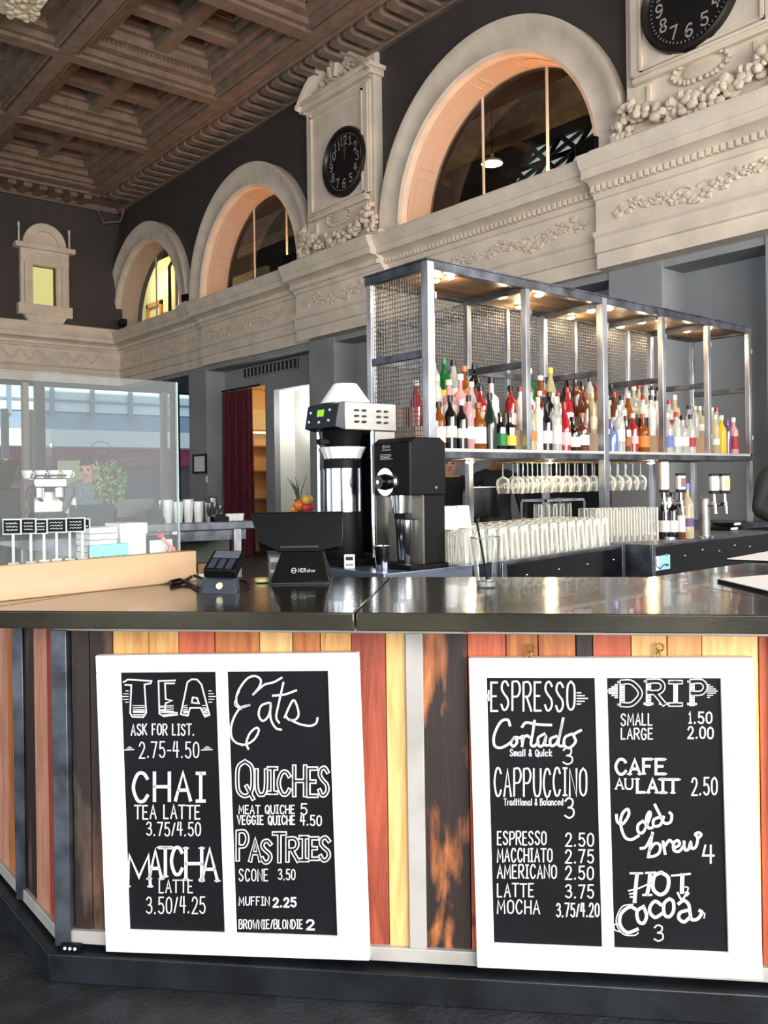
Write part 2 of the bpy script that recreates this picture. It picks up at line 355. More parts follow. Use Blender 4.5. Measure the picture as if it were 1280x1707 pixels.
# clock surrounds (plaster aedicules) on the wall
def clock_surround(yc, z0, wid, H):
    root = bpy.data.objects.new('trim_%d' % (3 if yc > 8 else 4), None); C.objects.link(root); root.location = (DX, yc, z0); struct(root)
    h = wid/2
    m = MB().box(-.16, 0, -h, h, 0, H).box(-.20, -.16, -h+.06, h-.06, .64, H-.08)
    m.box(-.24, -.16, -h+.12, h-.12, .54, .60).box(-.26, -.16, -h+.14, h-.14, .60, .63)
    for s in (-1, 1): m.box(-.22, -.16, s*(h-.14)-.05, s*(h-.14)+.05, .64, H-.1)
    m.box(-.27, 0, -h-.05, h+.05, H-.03, H+.05).box(-.32, 0, -h-.1, h+.1, H+.05, H+.11)
    m.build('surround', M_plaster, root, bevel=.008)
    m = MB().box(-.225, -.2, -.66, .66, .66, .69).box(-.235, -.2, -.66, .66, H-.2, H-.17).box(-.235, -.2, -.66, -.63, .66, H-.17).box(-.235, -.2, .63, .66, .66, H-.17)
    m.box(-.20, -.165, -h+.1, -h+.3, .28, .32).box(-.20, -.165, -h+.27, -h+.31, .28, .5).box(-.20, -.165, h-.3, h-.1, .28, .32).box(-.20, -.165, h-.31, h-.27, .28, .5)
    m.build('panel_moulding', M_plaster, root)
    m = MB(); pts = []
    R_ = 1.08; zc = H+.11+.42-R_                          # segmental pediment
    t0 = math.asin(min(1, (h+.06)/R_))
    prof = [(R_-.12, 0), (R_-.12, -.22), (R_-.06, -.26), (R_-.05, -.32), (R_, -.34), (R_, 0)]
    vs = []; fs = []; q = len(prof); N = 26
    for k in range(N+1):
        t = pi/2-t0+2*t0*k/N; vs += [(x, r*cos(t), zc+r*sin(t)) for r, x in prof]
    for k in range(N):
        if 10 <= k < 16: continue                          # broken at the crest
        for j in range(q-1): fs.append((k*q+j, k*q+j+1, (k+1)*q+j+1, (k+1)*q+j))
    m.add(vs, fs); m.box(-.1, 0, -h+.05, h-.05, H+.1, H+.38)
    m.build('pediment', M_plaster, root)
    m = MB()
    for i in range(70):
        u = random.uniform(-1, 1); zz = H+.13+random.random()*.30*(1-u*u*.8); r = random.uniform(.025, .06); m.ball((-.15, u*h*.85, zz), .08, r, r, 7, 5)
    for s in (-1, 1): m.tube([(-.24, s*(.05+.16*t), H+.22+.34*sin(t*2.2)) for t in [k/8 for k in range(9)]], [.05, .06, .065, .06, .055, .05, .045, .035, .02], 7)
    m.ball((-.22, 0, H+.5), .09, .10, .16)
    m.build('crest', M_relief, root)
    m = MB()                                              # fruit garland hanging under the clock
    for i in range(150):
        u = random.uniform(-1, 1); zz = .02+.32*abs(u)**2.2+random.uniform(-.02, .2)*(1-.35*abs(u)); r = random.uniform(.03, .055)
        m.ball((-.20-random.random()*.1, u*(h+.04), zz), r, r*random.uniform(.9, 1.3), r, 8, 5)
    for s in (-1, 1):
        for i in range(34): r = random.uniform(.025, .05); m.ball((-.2-random.random()*.07, s*(h-.02)+random.uniform(-.12, .12), -.1+random.random()*.36), r, r, r, 7, 5)
    m.build('fruit_garland', M_relief, root)
    m = MB().ball((-.165, 0, .47), .03, .22, .10, 16, 6)
    for k in range(24):
        t = 2*pi*k/24; m.ball((-.18, .27*cos(t)*(1+.12*cos(4*t)), .47+.14*sin(t)*(1+.2*cos(2*t))), .03, .035, .03, 6, 4)
    m.build('cartouche', M_relief, root)
clock_surround(10.36, 4.99, 1.72, 2.35)
clock_surround(4.40, 4.99, 1.72, 2.35)

# ------------------------------------------------------------------ ceiling
ZC = 7.82
GX = [7.15, 4.53, 1.9, -.75, -3.4, -6.0]; GY = [18.15, 15.45, 12.75, 10.05, 7.3, 4.55, 1.8, -.95, -3.7, -5]
m = MB().box(-6.2, DX+.1, -5.2, FY+.2, ZC+.62, ZC+.8)
def ring(m, x0, x1, y0, y1, w_, z0, z1):
    m.box(x0, x1, y0, y0+w_, z0, z1); m.box(x0, x1, y1-w_, y1, z0, z1); m.box(x0, x0+w_, y0+w_, y1-w_, z0, z1); m.box(x1-w_, x1, y0+w_, y1-w_, z0, z1)
for gx in GX:
    m.box(gx-.20, gx+.20, -5, FY, ZC+.06, ZC+.7); m.box(gx-.11, gx+.11, -5, FY, ZC+.0, ZC+.06)
    for s in (-1, 1): m.box(gx+s*.16-.02, gx+s*.16+.02, -5, FY, ZC+.03, ZC+.07)
for gy in GY:
    m.box(-6, 7.3, gy-.20, gy+.20, ZC+.065, ZC+.7); m.box(-6, 7.3, gy-.12, gy+.12, ZC+.005, ZC+.06)
for i in range(len(GX)-1):
    for j in range(len(GY)-1):
        x1, x0 = GX[i]-.20, GX[i+1]+.20; y1, y0 = GY[j]-.20, GY[j+1]+.20
        ring(m, x0, x1, y0, y1, .16, ZC+.16, ZC+.7); ring(m, x0+.16, x1-.16, y0+.16, y1-.16, .14, ZC+.26, ZC+.7)
        if GY[j] > 4:
            nb = int((x1-x0)/.07)
            for b in range(nb):
                xx = x0+.03+b*.07
                for yy in (y0+.17, y1-.2): m.box(xx, xx+.035, yy, yy+.03, ZC+.235, ZC+.265)
        a0, a1, b0, b1 = x0+.30, x1-.30, y0+.30, y1-.30; xm, ym = (a0+a1)/2, (b0+b1)/2
        m.box(xm-.11, xm+.11, b0, b1, ZC+.28, ZC+.7); m.box(a0, a1, ym-.11, ym+.11, ZC+.281, ZC+.7)
        for p0, p1 in ((a0, xm-.11), (xm+.11, a1)):
            for q0, q1 in ((b0, ym-.11), (ym+.11, b1)):
                ring(m, p0, p1, q0, q1, .10, ZC+.40, ZC+.7); ring(m, p0+.1, p1-.1, q0+.1, q1-.1, .08, ZC+.50, ZC+.7)
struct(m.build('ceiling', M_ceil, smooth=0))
q = on_z(28, 2, 7.74)
bo = bpy.data.objects.new('trim_12', None); C.objects.link(bo); bo.location = q; struct(bo)
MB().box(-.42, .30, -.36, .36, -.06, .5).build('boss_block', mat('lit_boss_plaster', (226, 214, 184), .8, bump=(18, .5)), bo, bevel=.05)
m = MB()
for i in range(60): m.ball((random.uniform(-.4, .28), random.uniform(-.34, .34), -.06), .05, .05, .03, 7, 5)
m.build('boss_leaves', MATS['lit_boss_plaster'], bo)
# crown with modillions along the right and far walls
m = MB()
P = [(DX, 7.70), (DX-.05, 7.70), (DX-.08, 7.74), (DX-.08, 7.80), (DX-.62, 7.84), (DX-.66, 7.80), (DX-.70, 7.80), (DX-.74, 7.88), (DX-.80, 7.93), (DX, 8.0)]
m.extr([(x, -5, z) for x, z in P], (0, FY+5, 0))
m.extr([(-6, FY-(DX-x), z) for x, z in P], (14, 0, 0))
y = -4
while y < FY-.7:
    m.box(DX-.58, DX-.08, y, y+.16, 7.735, 7.84); m.box(DX-.62, DX-.54, y-.01, y+.17, 7.75, 7.84); y += .32
x = -5.5
while x < DX-.7:
    m.box(x, x+.16, FY-.58, FY-.08, 7.735, 7.84); x += .32
m.tube([(DX-.10, -4.5, 7.69), (DX-.10, FY-.55, 7.69), (DX-.14, FY-.42, 7.42), (DX-.42, FY-.14, 7.40), (DX-.55, FY-.1, 7.69), (-5.5, FY-.1, 7.69)], .022, 6)
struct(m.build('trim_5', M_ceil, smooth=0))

# ------------------------------------------------------------------ far wall with storefront glazing
nx0, nx1, nz0, nz1 = 6.02, 6.50, 5.38, 6.22                       # lit niche window
struct(MB().box(-6.2, nx0, FY, FY+.2, 3.70, 8.6).box(nx1, DX+.05, FY, FY+.2, 3.70, 8.6).box(nx0, nx1, FY, FY+.2, 3.7, nz0).box(nx0, nx1, FY, FY+.2, nz1, 8.6)
       .box(-6.2, 1.0, FY, FY+.2, 0, 3.7).box(DX, 10.1, FY, FY+.2, 3.66, 4.0).build('wall_far', M_wallu, smooth=0))
m = MB(); p, v = entab(0, 1, 0)
m.extr([(-6, FY-(DX-px_), pz) for px_, _, pz in p], (14, 0, 0)); struct(m.build('trim_6', M_plaster))
m = MB()
for i in range(9): 
    for k in range(46):
        u = k/46; xx = -4.2+i*1.35+u*1.15; zz = 4.27+.09*sin(u*pi*6)+random.uniform(-.03, .03); r = random.uniform(.014, .032); m.ball((xx, FY-.052, zz), r*1.4, .014, r, 6, 4)
struct(m.build('trim_7', M_relief))
root = bpy.data.objects.new('window_4', None); C.objects.link(root); root.location = (6.26, FY, 5.0); struct(root)
m = MB().box(-.52, -.26, -.12, 0, .28, 1.25).box(.26, .52, -.12, 0, .28, 1.25).box(-.52, .52, -.14, 0, 1.22, 1.55).box(-.64, .64, -.22, 0, 1.55, 1.66)
m.box(-.58, .58, -.16, 0, .12, .36).extr([(-.46, -.14, .12), (-.34, -.14, -.06), (.34, -.14, -.06), (.46, -.14, .12)], (0, .14, 0))
for s in (-1, 1): m.box(s*.40-.05, s*.40+.05, -.18, 0, .36, 1.25)
m.build('surround', M_plaster, root, bevel=.006)
m = MB(); N = 20
for r0, r1, yy in ((0, .30, -.06), (.30, .46, -.14)):
    for k in range(N):
        a, b = pi*k/N, pi*(k+1)/N
        m.extr([(r0*cos(a), yy, 1.66+r0*1.05*sin(a)), (r1*cos(a), yy, 1.66+r1*1.05*sin(a)), (r1*cos(b), yy, 1.66+r1*1.05*sin(b)), (r0*cos(b), yy, 1.66+r0*1.05*sin(b))], (0, -yy, 0))
m.build('arched_head', M_plaster, root)
m = MB()
for s in (-1, 1): m.cyl((s*.54, -.1, 1.66), (s*.54, -.1, 2.0), .022).ball((s*.54, -.1, 2.05), .03, .03, .06)
m.build('finial', M_plaster, root)
MB().box(-.24, .24, .1, .12, .38, 1.22).build('pane', glow('niche_glow', (222, 214, 140), .75), root)
# glazing: mullions, transom, panes
root = bpy.data.objects.new('window_5', None); C.objects.link(root); root.location = (5.4, FY+.1, 0); struct(root)
m = MB()
M_mull = mat('mullion_paint', (196, 178, 166), .6)
for xx in (1.2, 3.5, 5.85, 9.08): m.box(xx-5.4-.06, xx-5.4+.06, -.10, .06, 0, 3.66)
m.build('mullion', M_mull, root, smooth=0)
MB().box(6.06-5.4, 6.25-5.4, -.12, .06, 0, 3.66).box(9.28-5.4, 9.46-5.4, -.12, .06, 0, 3.66).box(1-5.4, 10-5.4, -.08, .06, 3.6, 3.7).box(1-5.4, 10-5.4, -.08, .06, 0, .5).build('dark_mullion', mat('dark_mullion_paint', (52, 38, 40), .6), root, smooth=0)
MB().box(1-5.4, 10-5.4, -.01, .0, .4, 3.65).build('pane', M_pane, root, smooth=0)
# writing on the glass, seen from behind
# ------------------------------------------------------------------ other sides of the hall (behind and left of the viewer)
m = MB()
for a, b in ((-6.2, -5.2), (-1.0, -.3), (3.9, 4.6), (8, 14)): m.box(a, b, -5.2, -5.0, 0, 8.7)
m.box(-6.2, 14, -5.2, -5.0, 4.1, 8.7).box(-6.2, 14, -5.2, -5.0, 0, .5)
struct(m.build('wall_back', M_wallu, smooth=0))
m = MB()
for a, b in ((-5.2, -3.4), (.2, .9), (5.2, 6.2), (10, 11), (15, FY+.2)): m.box(-6.2, -6.0, a, b, 0, 8.7)
m.box(-6.2, -6.0, -5.2, FY+.2, 4.3, 8.7).box(-6.2, -6.0, -5.2, FY+.2, 0, .6)
struct(m.build('wall_left', M_wallu, smooth=0))
# ------------------------------------------------------------------ upper room seen through the arches
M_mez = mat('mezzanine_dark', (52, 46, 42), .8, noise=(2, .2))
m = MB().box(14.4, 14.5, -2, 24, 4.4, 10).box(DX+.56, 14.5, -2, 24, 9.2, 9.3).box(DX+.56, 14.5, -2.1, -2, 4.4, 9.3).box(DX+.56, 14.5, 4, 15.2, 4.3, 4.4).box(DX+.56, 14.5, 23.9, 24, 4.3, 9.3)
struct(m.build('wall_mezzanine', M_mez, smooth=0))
M_beam = mat('timber_beam', (150, 122, 92), .7, noise=(4, .12))
struct(MB().box(10.3, 10.75, -2, 22, 6.97, 7.43).build('trim_8', M_beam, smooth=0))
m = MB()
for yy in (2.5, 5.5, 8.8, 11.5, 14): m.bar((9.0, yy, 8.35), (14, yy+.2, 8.35), .09, .11)
struct(m.build('trim_9', mat('light_rafter', (190, 150, 105), .7), smooth=0))
struct(MB().box(9.6, 9.7, 17.6, 23.5, 4.4, 7.15).box(9.6, 9.7, 15.3, 17.6, 4.4, 5.99).build('wall_office', mat('office_wall', (240, 228, 170), .8), smooth=0))
struct(MB().box(9.54, 9.6, 20.2, 20.32, 4.4, 6.1).box(9.54, 9.6, 21.0, 21.12, 4.4, 6.1).box(9.54, 9.6, 20.2, 21.1, 6.0, 6.12).build('door_4', mat('orange_door_casing', (200, 140, 70), .6), smooth=0))
m = MB(); m.tube([(9.3, 16.6, 6.9), (9.3, 18.9, 6.9), (9.3, 19.2, 6.7), (9.3, 19.2, 4.6)], .04, 8).tube([(9.4, 16, 7.25), (9.4, 23, 7.25)], .06, 8)
struct(m.build('trim_10', M_dark))
struct(MB().box(9.35, 9.42, 18.9, 19.0, 4.4, 7.3).build('trim_11', mat('post_paint', (120, 110, 90), .6), smooth=0))
lamp('mezzanine_fill', 'POINT', (9.0, 4.7, 5.4), 110, (1, .84, .62), radius=.15)  # fill added out of sight beside the arch to light the beam
lamp('office_lamp', 'POINT', (9.0, 20.2, 6.5), 60, (1, .90, .58), radius=.25)
# skylight: glazed lattice
root = bpy.data.objects.new('window_6', None); C.objects.link(root); root.location = (12.2, 9.45, 6.85); struct(root)
sk = glow('skylight_glass', (190, 214, 214), .62)
def sp(u, v, d=0): return Vector((.9*v, -1.15+2.3*u, 1.15*v-.05)) + Vector((-d, 0, 0))
MB().add([sp(-.1, 0), sp(1.1, 0), sp(1.1, 1), sp(-.1, 1)], [(0, 1, 2, 3)]).build('pane', sk, root, smooth=0)
m = MB()
for i in range(4):
    for j in range(2):
        a, b, c_, d_ = sp(i/3.2-.1, j/2, .05), sp((i+1)/3.2-.1, j/2, .05), sp((i+1)/3.2-.1, (j+1)/2, .05), sp(i/3.2-.1, (j+1)/2, .05)
        for p0, p1 in ((a, b), (b, c_), (c_, d_), (d_, a), (a, c_), (b, d_)): m.bar(p0, p1, .07, .07)
m.build('lattice', M_dark, root, smooth=0)

# ================================================================== BAR
PHI = -pi/4-.034
TV = Vector((cos(PHI), sin(PHI), 0)); NV = Vector((-sin(PHI), cos(PHI), 0))
N0 = 2.6
def bar_pt(t, n, z=0): return TV*t+NV*n+Vector((0, 0, z))
LD = Vector((-.731, .683, 0)); RD = Vector((.683, .731, 0))        # directions of the left and right facets in bar coordinates
PN, KN, CN, CI = 2.32, 2.275, 2.07, 2.84
PL_, PR_ = -1.247, .73
bar = thing('bar_counter', 'faceted bar counter clad in reclaimed boards with a polished dark top', 'bar counter', bar_pt(0, N0), PHI)
TAN = math.tan(pi/8)
def ring_pts(n, z, L=2.6):                                          # plan line at distance n, turning at both corners
    o = PN-n; l = Vector((PL_-o*TAN, n-N0, z)); r = Vector((PR_+o*TAN, n-N0, z)); return l+LD*L, l, r, r+RD*L
def slab(m, n0, n1, z0, z1, mi=0, L=2.6):
    A = ring_pts(n0, z0, L); B = ring_pts(n1, z0, L)
    for k in range(3): m.extr([A[k], A[k+1], B[k+1], B[k]], (0, 0, z1-z0), mi)
ZT, ZB = 1.09, 1.044
M_top = mat('polished_stained_concrete', (48, 46, 38), .13, noise=(2.2, .3), bump=(90, .04), coat=.3)
A = ring_pts(CN, ZB); B = ring_pts(CI, ZB); tj = bar_pt(0, 0); TJ = -.335
m = MB(); m.extr([A[0], A[1], B[1], B[0]], (0, 0, ZT-ZB)).extr([A[1], Vector((TJ-.0015, CN-N0, ZB)), Vector((TJ-.0015, CI-N0, ZB)), B[1]], (0, 0, ZT-ZB))
m.build('countertop', M_top, bar, bevel=.004)
m = MB(); m.extr([Vector((TJ+.0015, CN-N0, ZB)), A[2], B[2], Vector((TJ+.0015, CI-N0, ZB))], (0, 0, ZT-ZB)).extr([A[2], A[3], B[3], B[2]], (0, 0, ZT-ZB))
m.build('countertop', M_top, bar, bevel=.004)
m = MB(); slab(m, KN, PN+.3, .0, .082); m.build('toe_kick', M_kick, bar, bevel=.004)
m = MB(); slab(m, PN+.06, CI-.1, .082, ZB); m.build('carcass', M_black, bar, smooth=0)
# steel frame: rails and posts
m = MB()
slab(m, PN-.012, PN+.05, .996, ZB); slab(m, PN-.012, PN+.05, .096, .134)
m.box(-.235, -.188, PN-.012-N0, PN+.05-N0, .134, .996)
m.build('steel_frame', M_grey, bar, bevel=.002)
for t in (PL_, PR_):
    MB().box(t-.012, t+.035, PN-.02-N0, PN+.05-N0, .09, 1.0).build('corner_post', M_steeld, bar, bevel=.002)
p = Vector((PL_, PN-N0, 0))+LD*.34; MB().bar(p+Vector((0, 0, .1)), p+Vector((0, 0, 1.0)), .05, .035).build('facet_post', M_steeld, bar, bevel=.002)
# plank panels
def t_of(px, py=1075): return on_pl(px, py, NV*PN, NV).dot(TV)
PAL = {'dk': ((96, 78, 66), (45, 34, 30), .32), 'db': ((120, 84, 58), (50, 36, 30), .40), 'yo': ((222, 172, 102), (176, 114, 58), 0), 'yl': ((234, 194, 128), (204, 150, 84), 0), 'rd': ((168, 80, 54), (118, 48, 34), 0),
       'ro': ((198, 102, 66), (158, 68, 44), 0), 'ob': ((196, 122, 66), (140, 76, 40), 0), 'br': ((150, 84, 50), (92, 48, 32), .5), 'bu': ((214, 130, 74), (120, 62, 36), .36), 'pe': ((228, 166, 106), (196, 120, 72), 0), 'pk': ((206, 150, 122), (168, 100, 80), 0), 'rr': ((168, 70, 52), (124, 46, 36), 0)}
def planks(name, spec):
    m = MB(); ms = []
    for i, (a, b, k) in enumerate(spec):
        rgb, dk, ch = PAL[k]; ms.append(plank('%s_board_%d' % (name, i), rgb, dk, ch, i*1.37+len(name)))
        m.box(t_of(a)+.0012, t_of(b)-.0012, PN-N0+random.uniform(0, .006), PN+.04-N0, .128, 1.0, i)
    m.build('plank_panel', ms, bar, smooth=0, bevel=.0015)
planks('bay_one', [(118, 148, 'dk'), (148, 187, 'db'), (187, 247, 'yo'), (247, 297, 'yo'), (297, 357, 'ro'), (357, 432, 'ob'), (432, 487, 'yl'), (487, 533, 'ob'), (533, 585, 'yo'), (585, 642, 'rd'), (642, 682, 'yl')])
planks('bay_two', [(702, 779, 'bu'), (779, 843, 'ro'), (843, 897, 'ob'), (897, 960, 'ob'), (960, 988, 'br'), (988, 1052, 'ro'), (1052, 1112, 'yl'), (1112, 1170, 'pe'), (1170, 1265, 'yl'), (1265, 1300, 'ro')])
def facet_planks(name, corner, d, nrm, seq):
    m = MB(); ms = []; s = .03
    for i, (wd, k) in enumerate(seq):
        rgb, dk, ch = PAL[k]; ms.append(plank('%s_board_%d' % (name, i), rgb, dk, ch, i*2.1+5))
        a = corner+d*s; b = corner+d*(s+wd-.002); q = nrm*.03
        m.extr([a+Vector((0, 0, .128)), b+Vector((0, 0, .128)), b+q+Vector((0, 0, .128)), a+q+Vector((0, 0, .128))], (0, 0, .872), i); s += wd
    m.build('plank_panel', ms, bar, smooth=0)
facet_planks('left_facet', Vector((PL_, PN-N0, 0)), LD, Vector((.683, .731, 0)), [(.07, 'rr'), (.12, 'pk'), (.05, 'dk'), (.05, 'dk'), (.08, 'rd'), (.10, 'ob'), (.12, 'pk'), (.10, 'yo'), (.1, 'rd'), (.12, 'ob'), (.12, 'pk')])
facet_planks('right_facet', Vector((PR_, PN-N0, 0)), RD, Vector((-.731, .683, 0)), [(.1, 'ro'), (.12, 'yl'), (.1, 'ob'), (.12, 'pe'), (.1, 'ro'), (.12, 'yl')])
# small parts on the bar front
m = MB(); q = on_pl(776, 1047, NV*(PN-.016), NV)
tag(m.box(-.007, .007, -.004, .004, -.012, .012).build('tape_tag', mat('red_tape', (214, 50, 40), .6), loc=q, rotz=PHI), 'scrap of red tape stuck on the steel rail above the burnt board', 'tape')
q = on_z(104, 1575, .082); q2 = bar_pt(-1.205, PN-.026, .082)
t = thing('cable_stub', 'black connector with three pale pins at the left foot of the bar', 'connector', q2, PHI)
MB().box(-.03, .03, -.008, .008, 0, .022).build('shell', M_black, t, bevel=.002)
for i in range(3): MB().ball((-.016+i*.015, -.008, .012), .005, .004, .005).build('pin', M_chalk, t)

# ------------------------------------------------------------------ stroke lettering
GL = {'A': '0 0 .5 1 1 0|.2 .36 .8 .36', 'B': '0 0 0 1|~0 1 .7 1 .85 .76 .6 .54 0 .53|~0 .53 .8 .53 1 .26 .75 0 0 0', 'C': '~.95 .82 .7 1 .3 .96 .02 .5 .3 .04 .7 0 .97 .2',
 'D': '0 0 0 1|~0 1 .55 .97 1 .5 .55 .03 0 0', 'E': '.9 1 0 1 0 0 .95 0|0 .52 .72 .52', 'F': '.9 1 0 1 0 0|0 .52 .7 .52', 'G': '~.95 .82 .65 1 .25 .94 .02 .5 .25 .05 .65 0 .95 .2 .95 .45|.95 .45 .6 .45',
 'H': '0 0 0 1|1 0 1 1|0 .5 1 .5', 'I': '.5 0 .5 1|0 0 1 0|0 1 1 1', 'i': '.5 0 .5 1', 'K': '0 0 0 1|.95 1 0 .42|.3 .6 1 0', 'L': '0 1 0 0 .9 0', 'M': '0 0 .08 1 .5 .3 .92 1 1 0', 'N': '0 0 0 1 1 0 1 1',
 'O': '~.5 1 .1 .85 .02 .5 .1 .14 .5 0 .9 .14 .98 .5 .9 .85 .5 1', 'P': '0 0 0 1|~0 1 .7 1 .98 .76 .7 .5 0 .48', 'Q': '~.5 1 .1 .85 .02 .5 .1 .14 .5 0 .9 .14 .98 .5 .9 .85 .5 1|.6 .28 1 -.08',
 'R': '0 0 0 1|~0 1 .7 1 .95 .77 .7 .53 0 .5|.4 .5 1 0', 'S': '~.92 .85 .6 1 .2 .94 .08 .74 .4 .55 .8 .4 .92 .2 .65 .02 .3 0 .03 .18', 'T': '.5 0 .5 1|-.05 1 1.05 1', 'U': '~0 1 .02 .3 .25 .02 .5 0 .75 .02 .98 .3 1 1',
 'V': '0 1 .5 0 1 1', 'W': '0 1 .25 0 .5 .7 .75 0 1 1', 'Y': '0 1 .5 .5 1 1|.5 .5 .5 0', 'X': '0 0 1 1|0 1 1 0', '0': '~.5 1 .12 .85 .02 .5 .12 .14 .5 0 .88 .14 .98 .5 .88 .85 .5 1', '1': '.15 .8 .5 1 .5 0|.1 0 .9 0',
 '2': '~.05 .78 .3 1 .75 .97 .92 .7 .6 .38 .02 0|.02 0 1 0', '3': '~.08 .85 .4 1 .85 .9 .8 .62 .4 .52|~.4 .52 .9 .45 .95 .15 .5 0 .05 .12', '4': '.72 0 .72 1|.25 1 .05 .42 1 .42', '5': '.9 1 .15 1 .1 .55|~.1 .55 .6 .62 .95 .35 .8 .06 .4 0 .03 .14',
 '7': '0 1 .95 1 .35 0', '6': '~.85 .92 .5 1 .12 .7 .03 .3 .3 .02 .75 .05 .93 .3 .7 .52 .3 .5 .06 .32', '8': '~.5 .54 .12 .7 .2 .95 .5 1 .8 .95 .88 .7 .5 .54 .08 .3 .2 .03 .5 0 .8 .03 .92 .3 .5 .54', '9': '~.94 .68 .7 .48 .3 .48 .07 .7 .25 .97 .7 .98 .97 .7 .88 .3 .5 0 .15 .08',
 '.': '.3 0 .5 .06', '-': '.05 .48 .95 .48', '/': '.05 .02 .95 .95', '&': '~.95 0 .3 .7 .35 .98 .65 .9 .6 .65 .05 .3 .2 .02 .6 .05 .9 .4',
 'a': '~.9 .55 .5 .66 .08 .5 .08 .15 .4 0 .8 .15 .9 .55|.9 .62 .92 0', 'c': '~.9 .52 .6 .66 .15 .5 .1 .15 .5 0 .9 .14', 'd': '~.88 .5 .5 .64 .08 .45 .1 .1 .45 0 .88 .15|.9 1 .9 0', 'e': '~.1 .34 .9 .36 .75 .62 .3 .62 .08 .3 .3 .02 .85 .1', 'i_': '.5 0 .5 .6|.5 .85 .5 .9',
 'l': '.5 0 .5 1', 'm': '0 0 0 .62|~0 .5 .25 .64 .45 .5 .48 0|~.48 .5 .75 .64 .95 .5 1 0', 'n': '0 0 0 .62|~0 .48 .4 .65 .85 .5 .9 0', 'o': '~.5 .64 .1 .5 .1 .12 .5 0 .9 .12 .9 .5 .5 .64', 'r': '.2 0 .2 .62|~.2 .42 .5 .62 .9 .6', 't': '.45 .95 .45 .05 .8 0|.05 .62 .9 .62', 'u': '~.05 .62 .1 .1 .45 0 .85 .15|.9 .62 .92 0', 'k': '.1 0 .1 1|.85 .62 .1 .26 .9 0', 's': '~.85 .55 .5 .66 .15 .5 .5 .33 .88 .15 .5 0 .1 .1', 'v': '.05 .62 .5 0 .95 .62'}
WID = {'I': .5, 'i': .12, 'i_': .3, '.': .34, '-': .62, '/': .62, '1': .5, 'M': 1.2, 'W': 1.3, 'm': 1.2, 'l': .25, 't': .7, 'r': .7, ' ': .55, 'E': .85, 'L': .8, 'F': .82}
def crom(P, n=5):
    out = []
    for i in range(len(P)-1):
        p0, p1, p2, p3 = P[max(i-1, 0)], P[i], P[i+1], P[min(i+2, len(P)-1)]
        for k in range(n):
            t = k/n
            out.append(tuple(.5*((2*p1[j])+(-p0[j]+p2[j])*t+(2*p0[j]-5*p1[j]+4*p2[j]-p3[j])*t*t+(-p0[j]+3*p1[j]-3*p2[j]+p3[j])*t**3) for j in (0, 1)))
    out.append(P[-1]); return out
def strokes(ch):
    res = []
    for s in GL[ch].split('|'):
        sm = s.startswith('~'); v = [float(x) for x in s.lstrip('~').split()]; P = list(zip(v[::2], v[1::2]))
        res.append(crom(P) if sm else P)
    return res
def ribbon(m, P, wd, fn, lift, mi=0):
    P = [Vector((p[0], p[1])) for p in P]; n = len(P)
    if n < 2: return
    d0 = (P[0]-P[1]); d1 = (P[-1]-P[-2])
    if d0.length > 1e-6: P[0] = P[0]+d0.normalized()*wd*.4
    if d1.length > 1e-6: P[-1] = P[-1]+d1.normalized()*wd*.4
    L, R = [], []
    for k in range(n):
        a = (P[k]-P[k-1]).normalized() if k > 0 and (P[k]-P[k-1]).length > 1e-6 else None
        b = (P[k+1]-P[k]).normalized() if k < n-1 and (P[k+1]-P[k]).length > 1e-6 else None
        if a is None and b is None: a = Vector((1, 0))
        d = (a+b) if (a is not None and b is not None and (a+b).length > .2) else (a if a is not None else b)
        d = d.normalized(); nn = Vector((-d.y, d.x)); s = 1
        if a is not None and b is not None: s = min(1.7, 1/max(.5, abs(nn.dot(Vector((-a.y, a.x))))))
        L.append(P[k]+nn*wd/2*s); R.append(P[k]-nn*wd/2*s)
    m.add([fn(p.x, p.y, lift) for p in L+R], [(k, k+1, n+k+1, n+k) for k in range(n-1)], mi)
def word(m, text, x0, x1, yt, yb, wd, fn, slope=0, style='', lift=.0008, serif=False):
    """hand-lettered text fitted to a pixel box: y runs down in the photo"""
    chars = []; i = 0
    for c_ in text:
        if c_ == 'I' and style != 'serif' and not serif: c_ = 'i' if 'n' in style else 'I'
        chars.append(c_)
    gap = .44 if not serif else .34; wd = wd*(.86 if wd < 16 else 1)
    tot = sum(WID.get(c_, 1) for c_ in chars)+gap*(len(chars)-1); u = (x1-x0)/tot; x = x0; pend = []
    for c_ in chars:
        wch = WID.get(c_, 1)*u
        if c_ != ' ':
            jx, jy = random.uniform(-.02, .02)*u, random.uniform(-.03, .03)*(yb-yt)
            for st in strokes(c_):
                P = [(x+a*wch+jx, yb-b*(yb-yt)+slope*(x-x0)+jy) for a, b in st]
                ribbon(m, P, wd, fn, lift); pend.append((P, wd))
                if serif:
                    for e in (P[0], P[-1]):
                        fr = (yb+slope*(x-x0)+jy-e[1])/(yb-yt)
                        if fr < .06 or fr > .94: ribbon(m, [(e[0]-wd*.75, e[1]), (e[0]+wd*.75, e[1])], wd*.45, fn, lift)
        x += wch+gap*u
    return pend
def hollow(m, pend, lw, fn, lift):                                   # darker core inside a thick stroke = outline lettering
    for P, wd in pend: ribbon(m, P, wd-2*lw, fn, lift, 1)

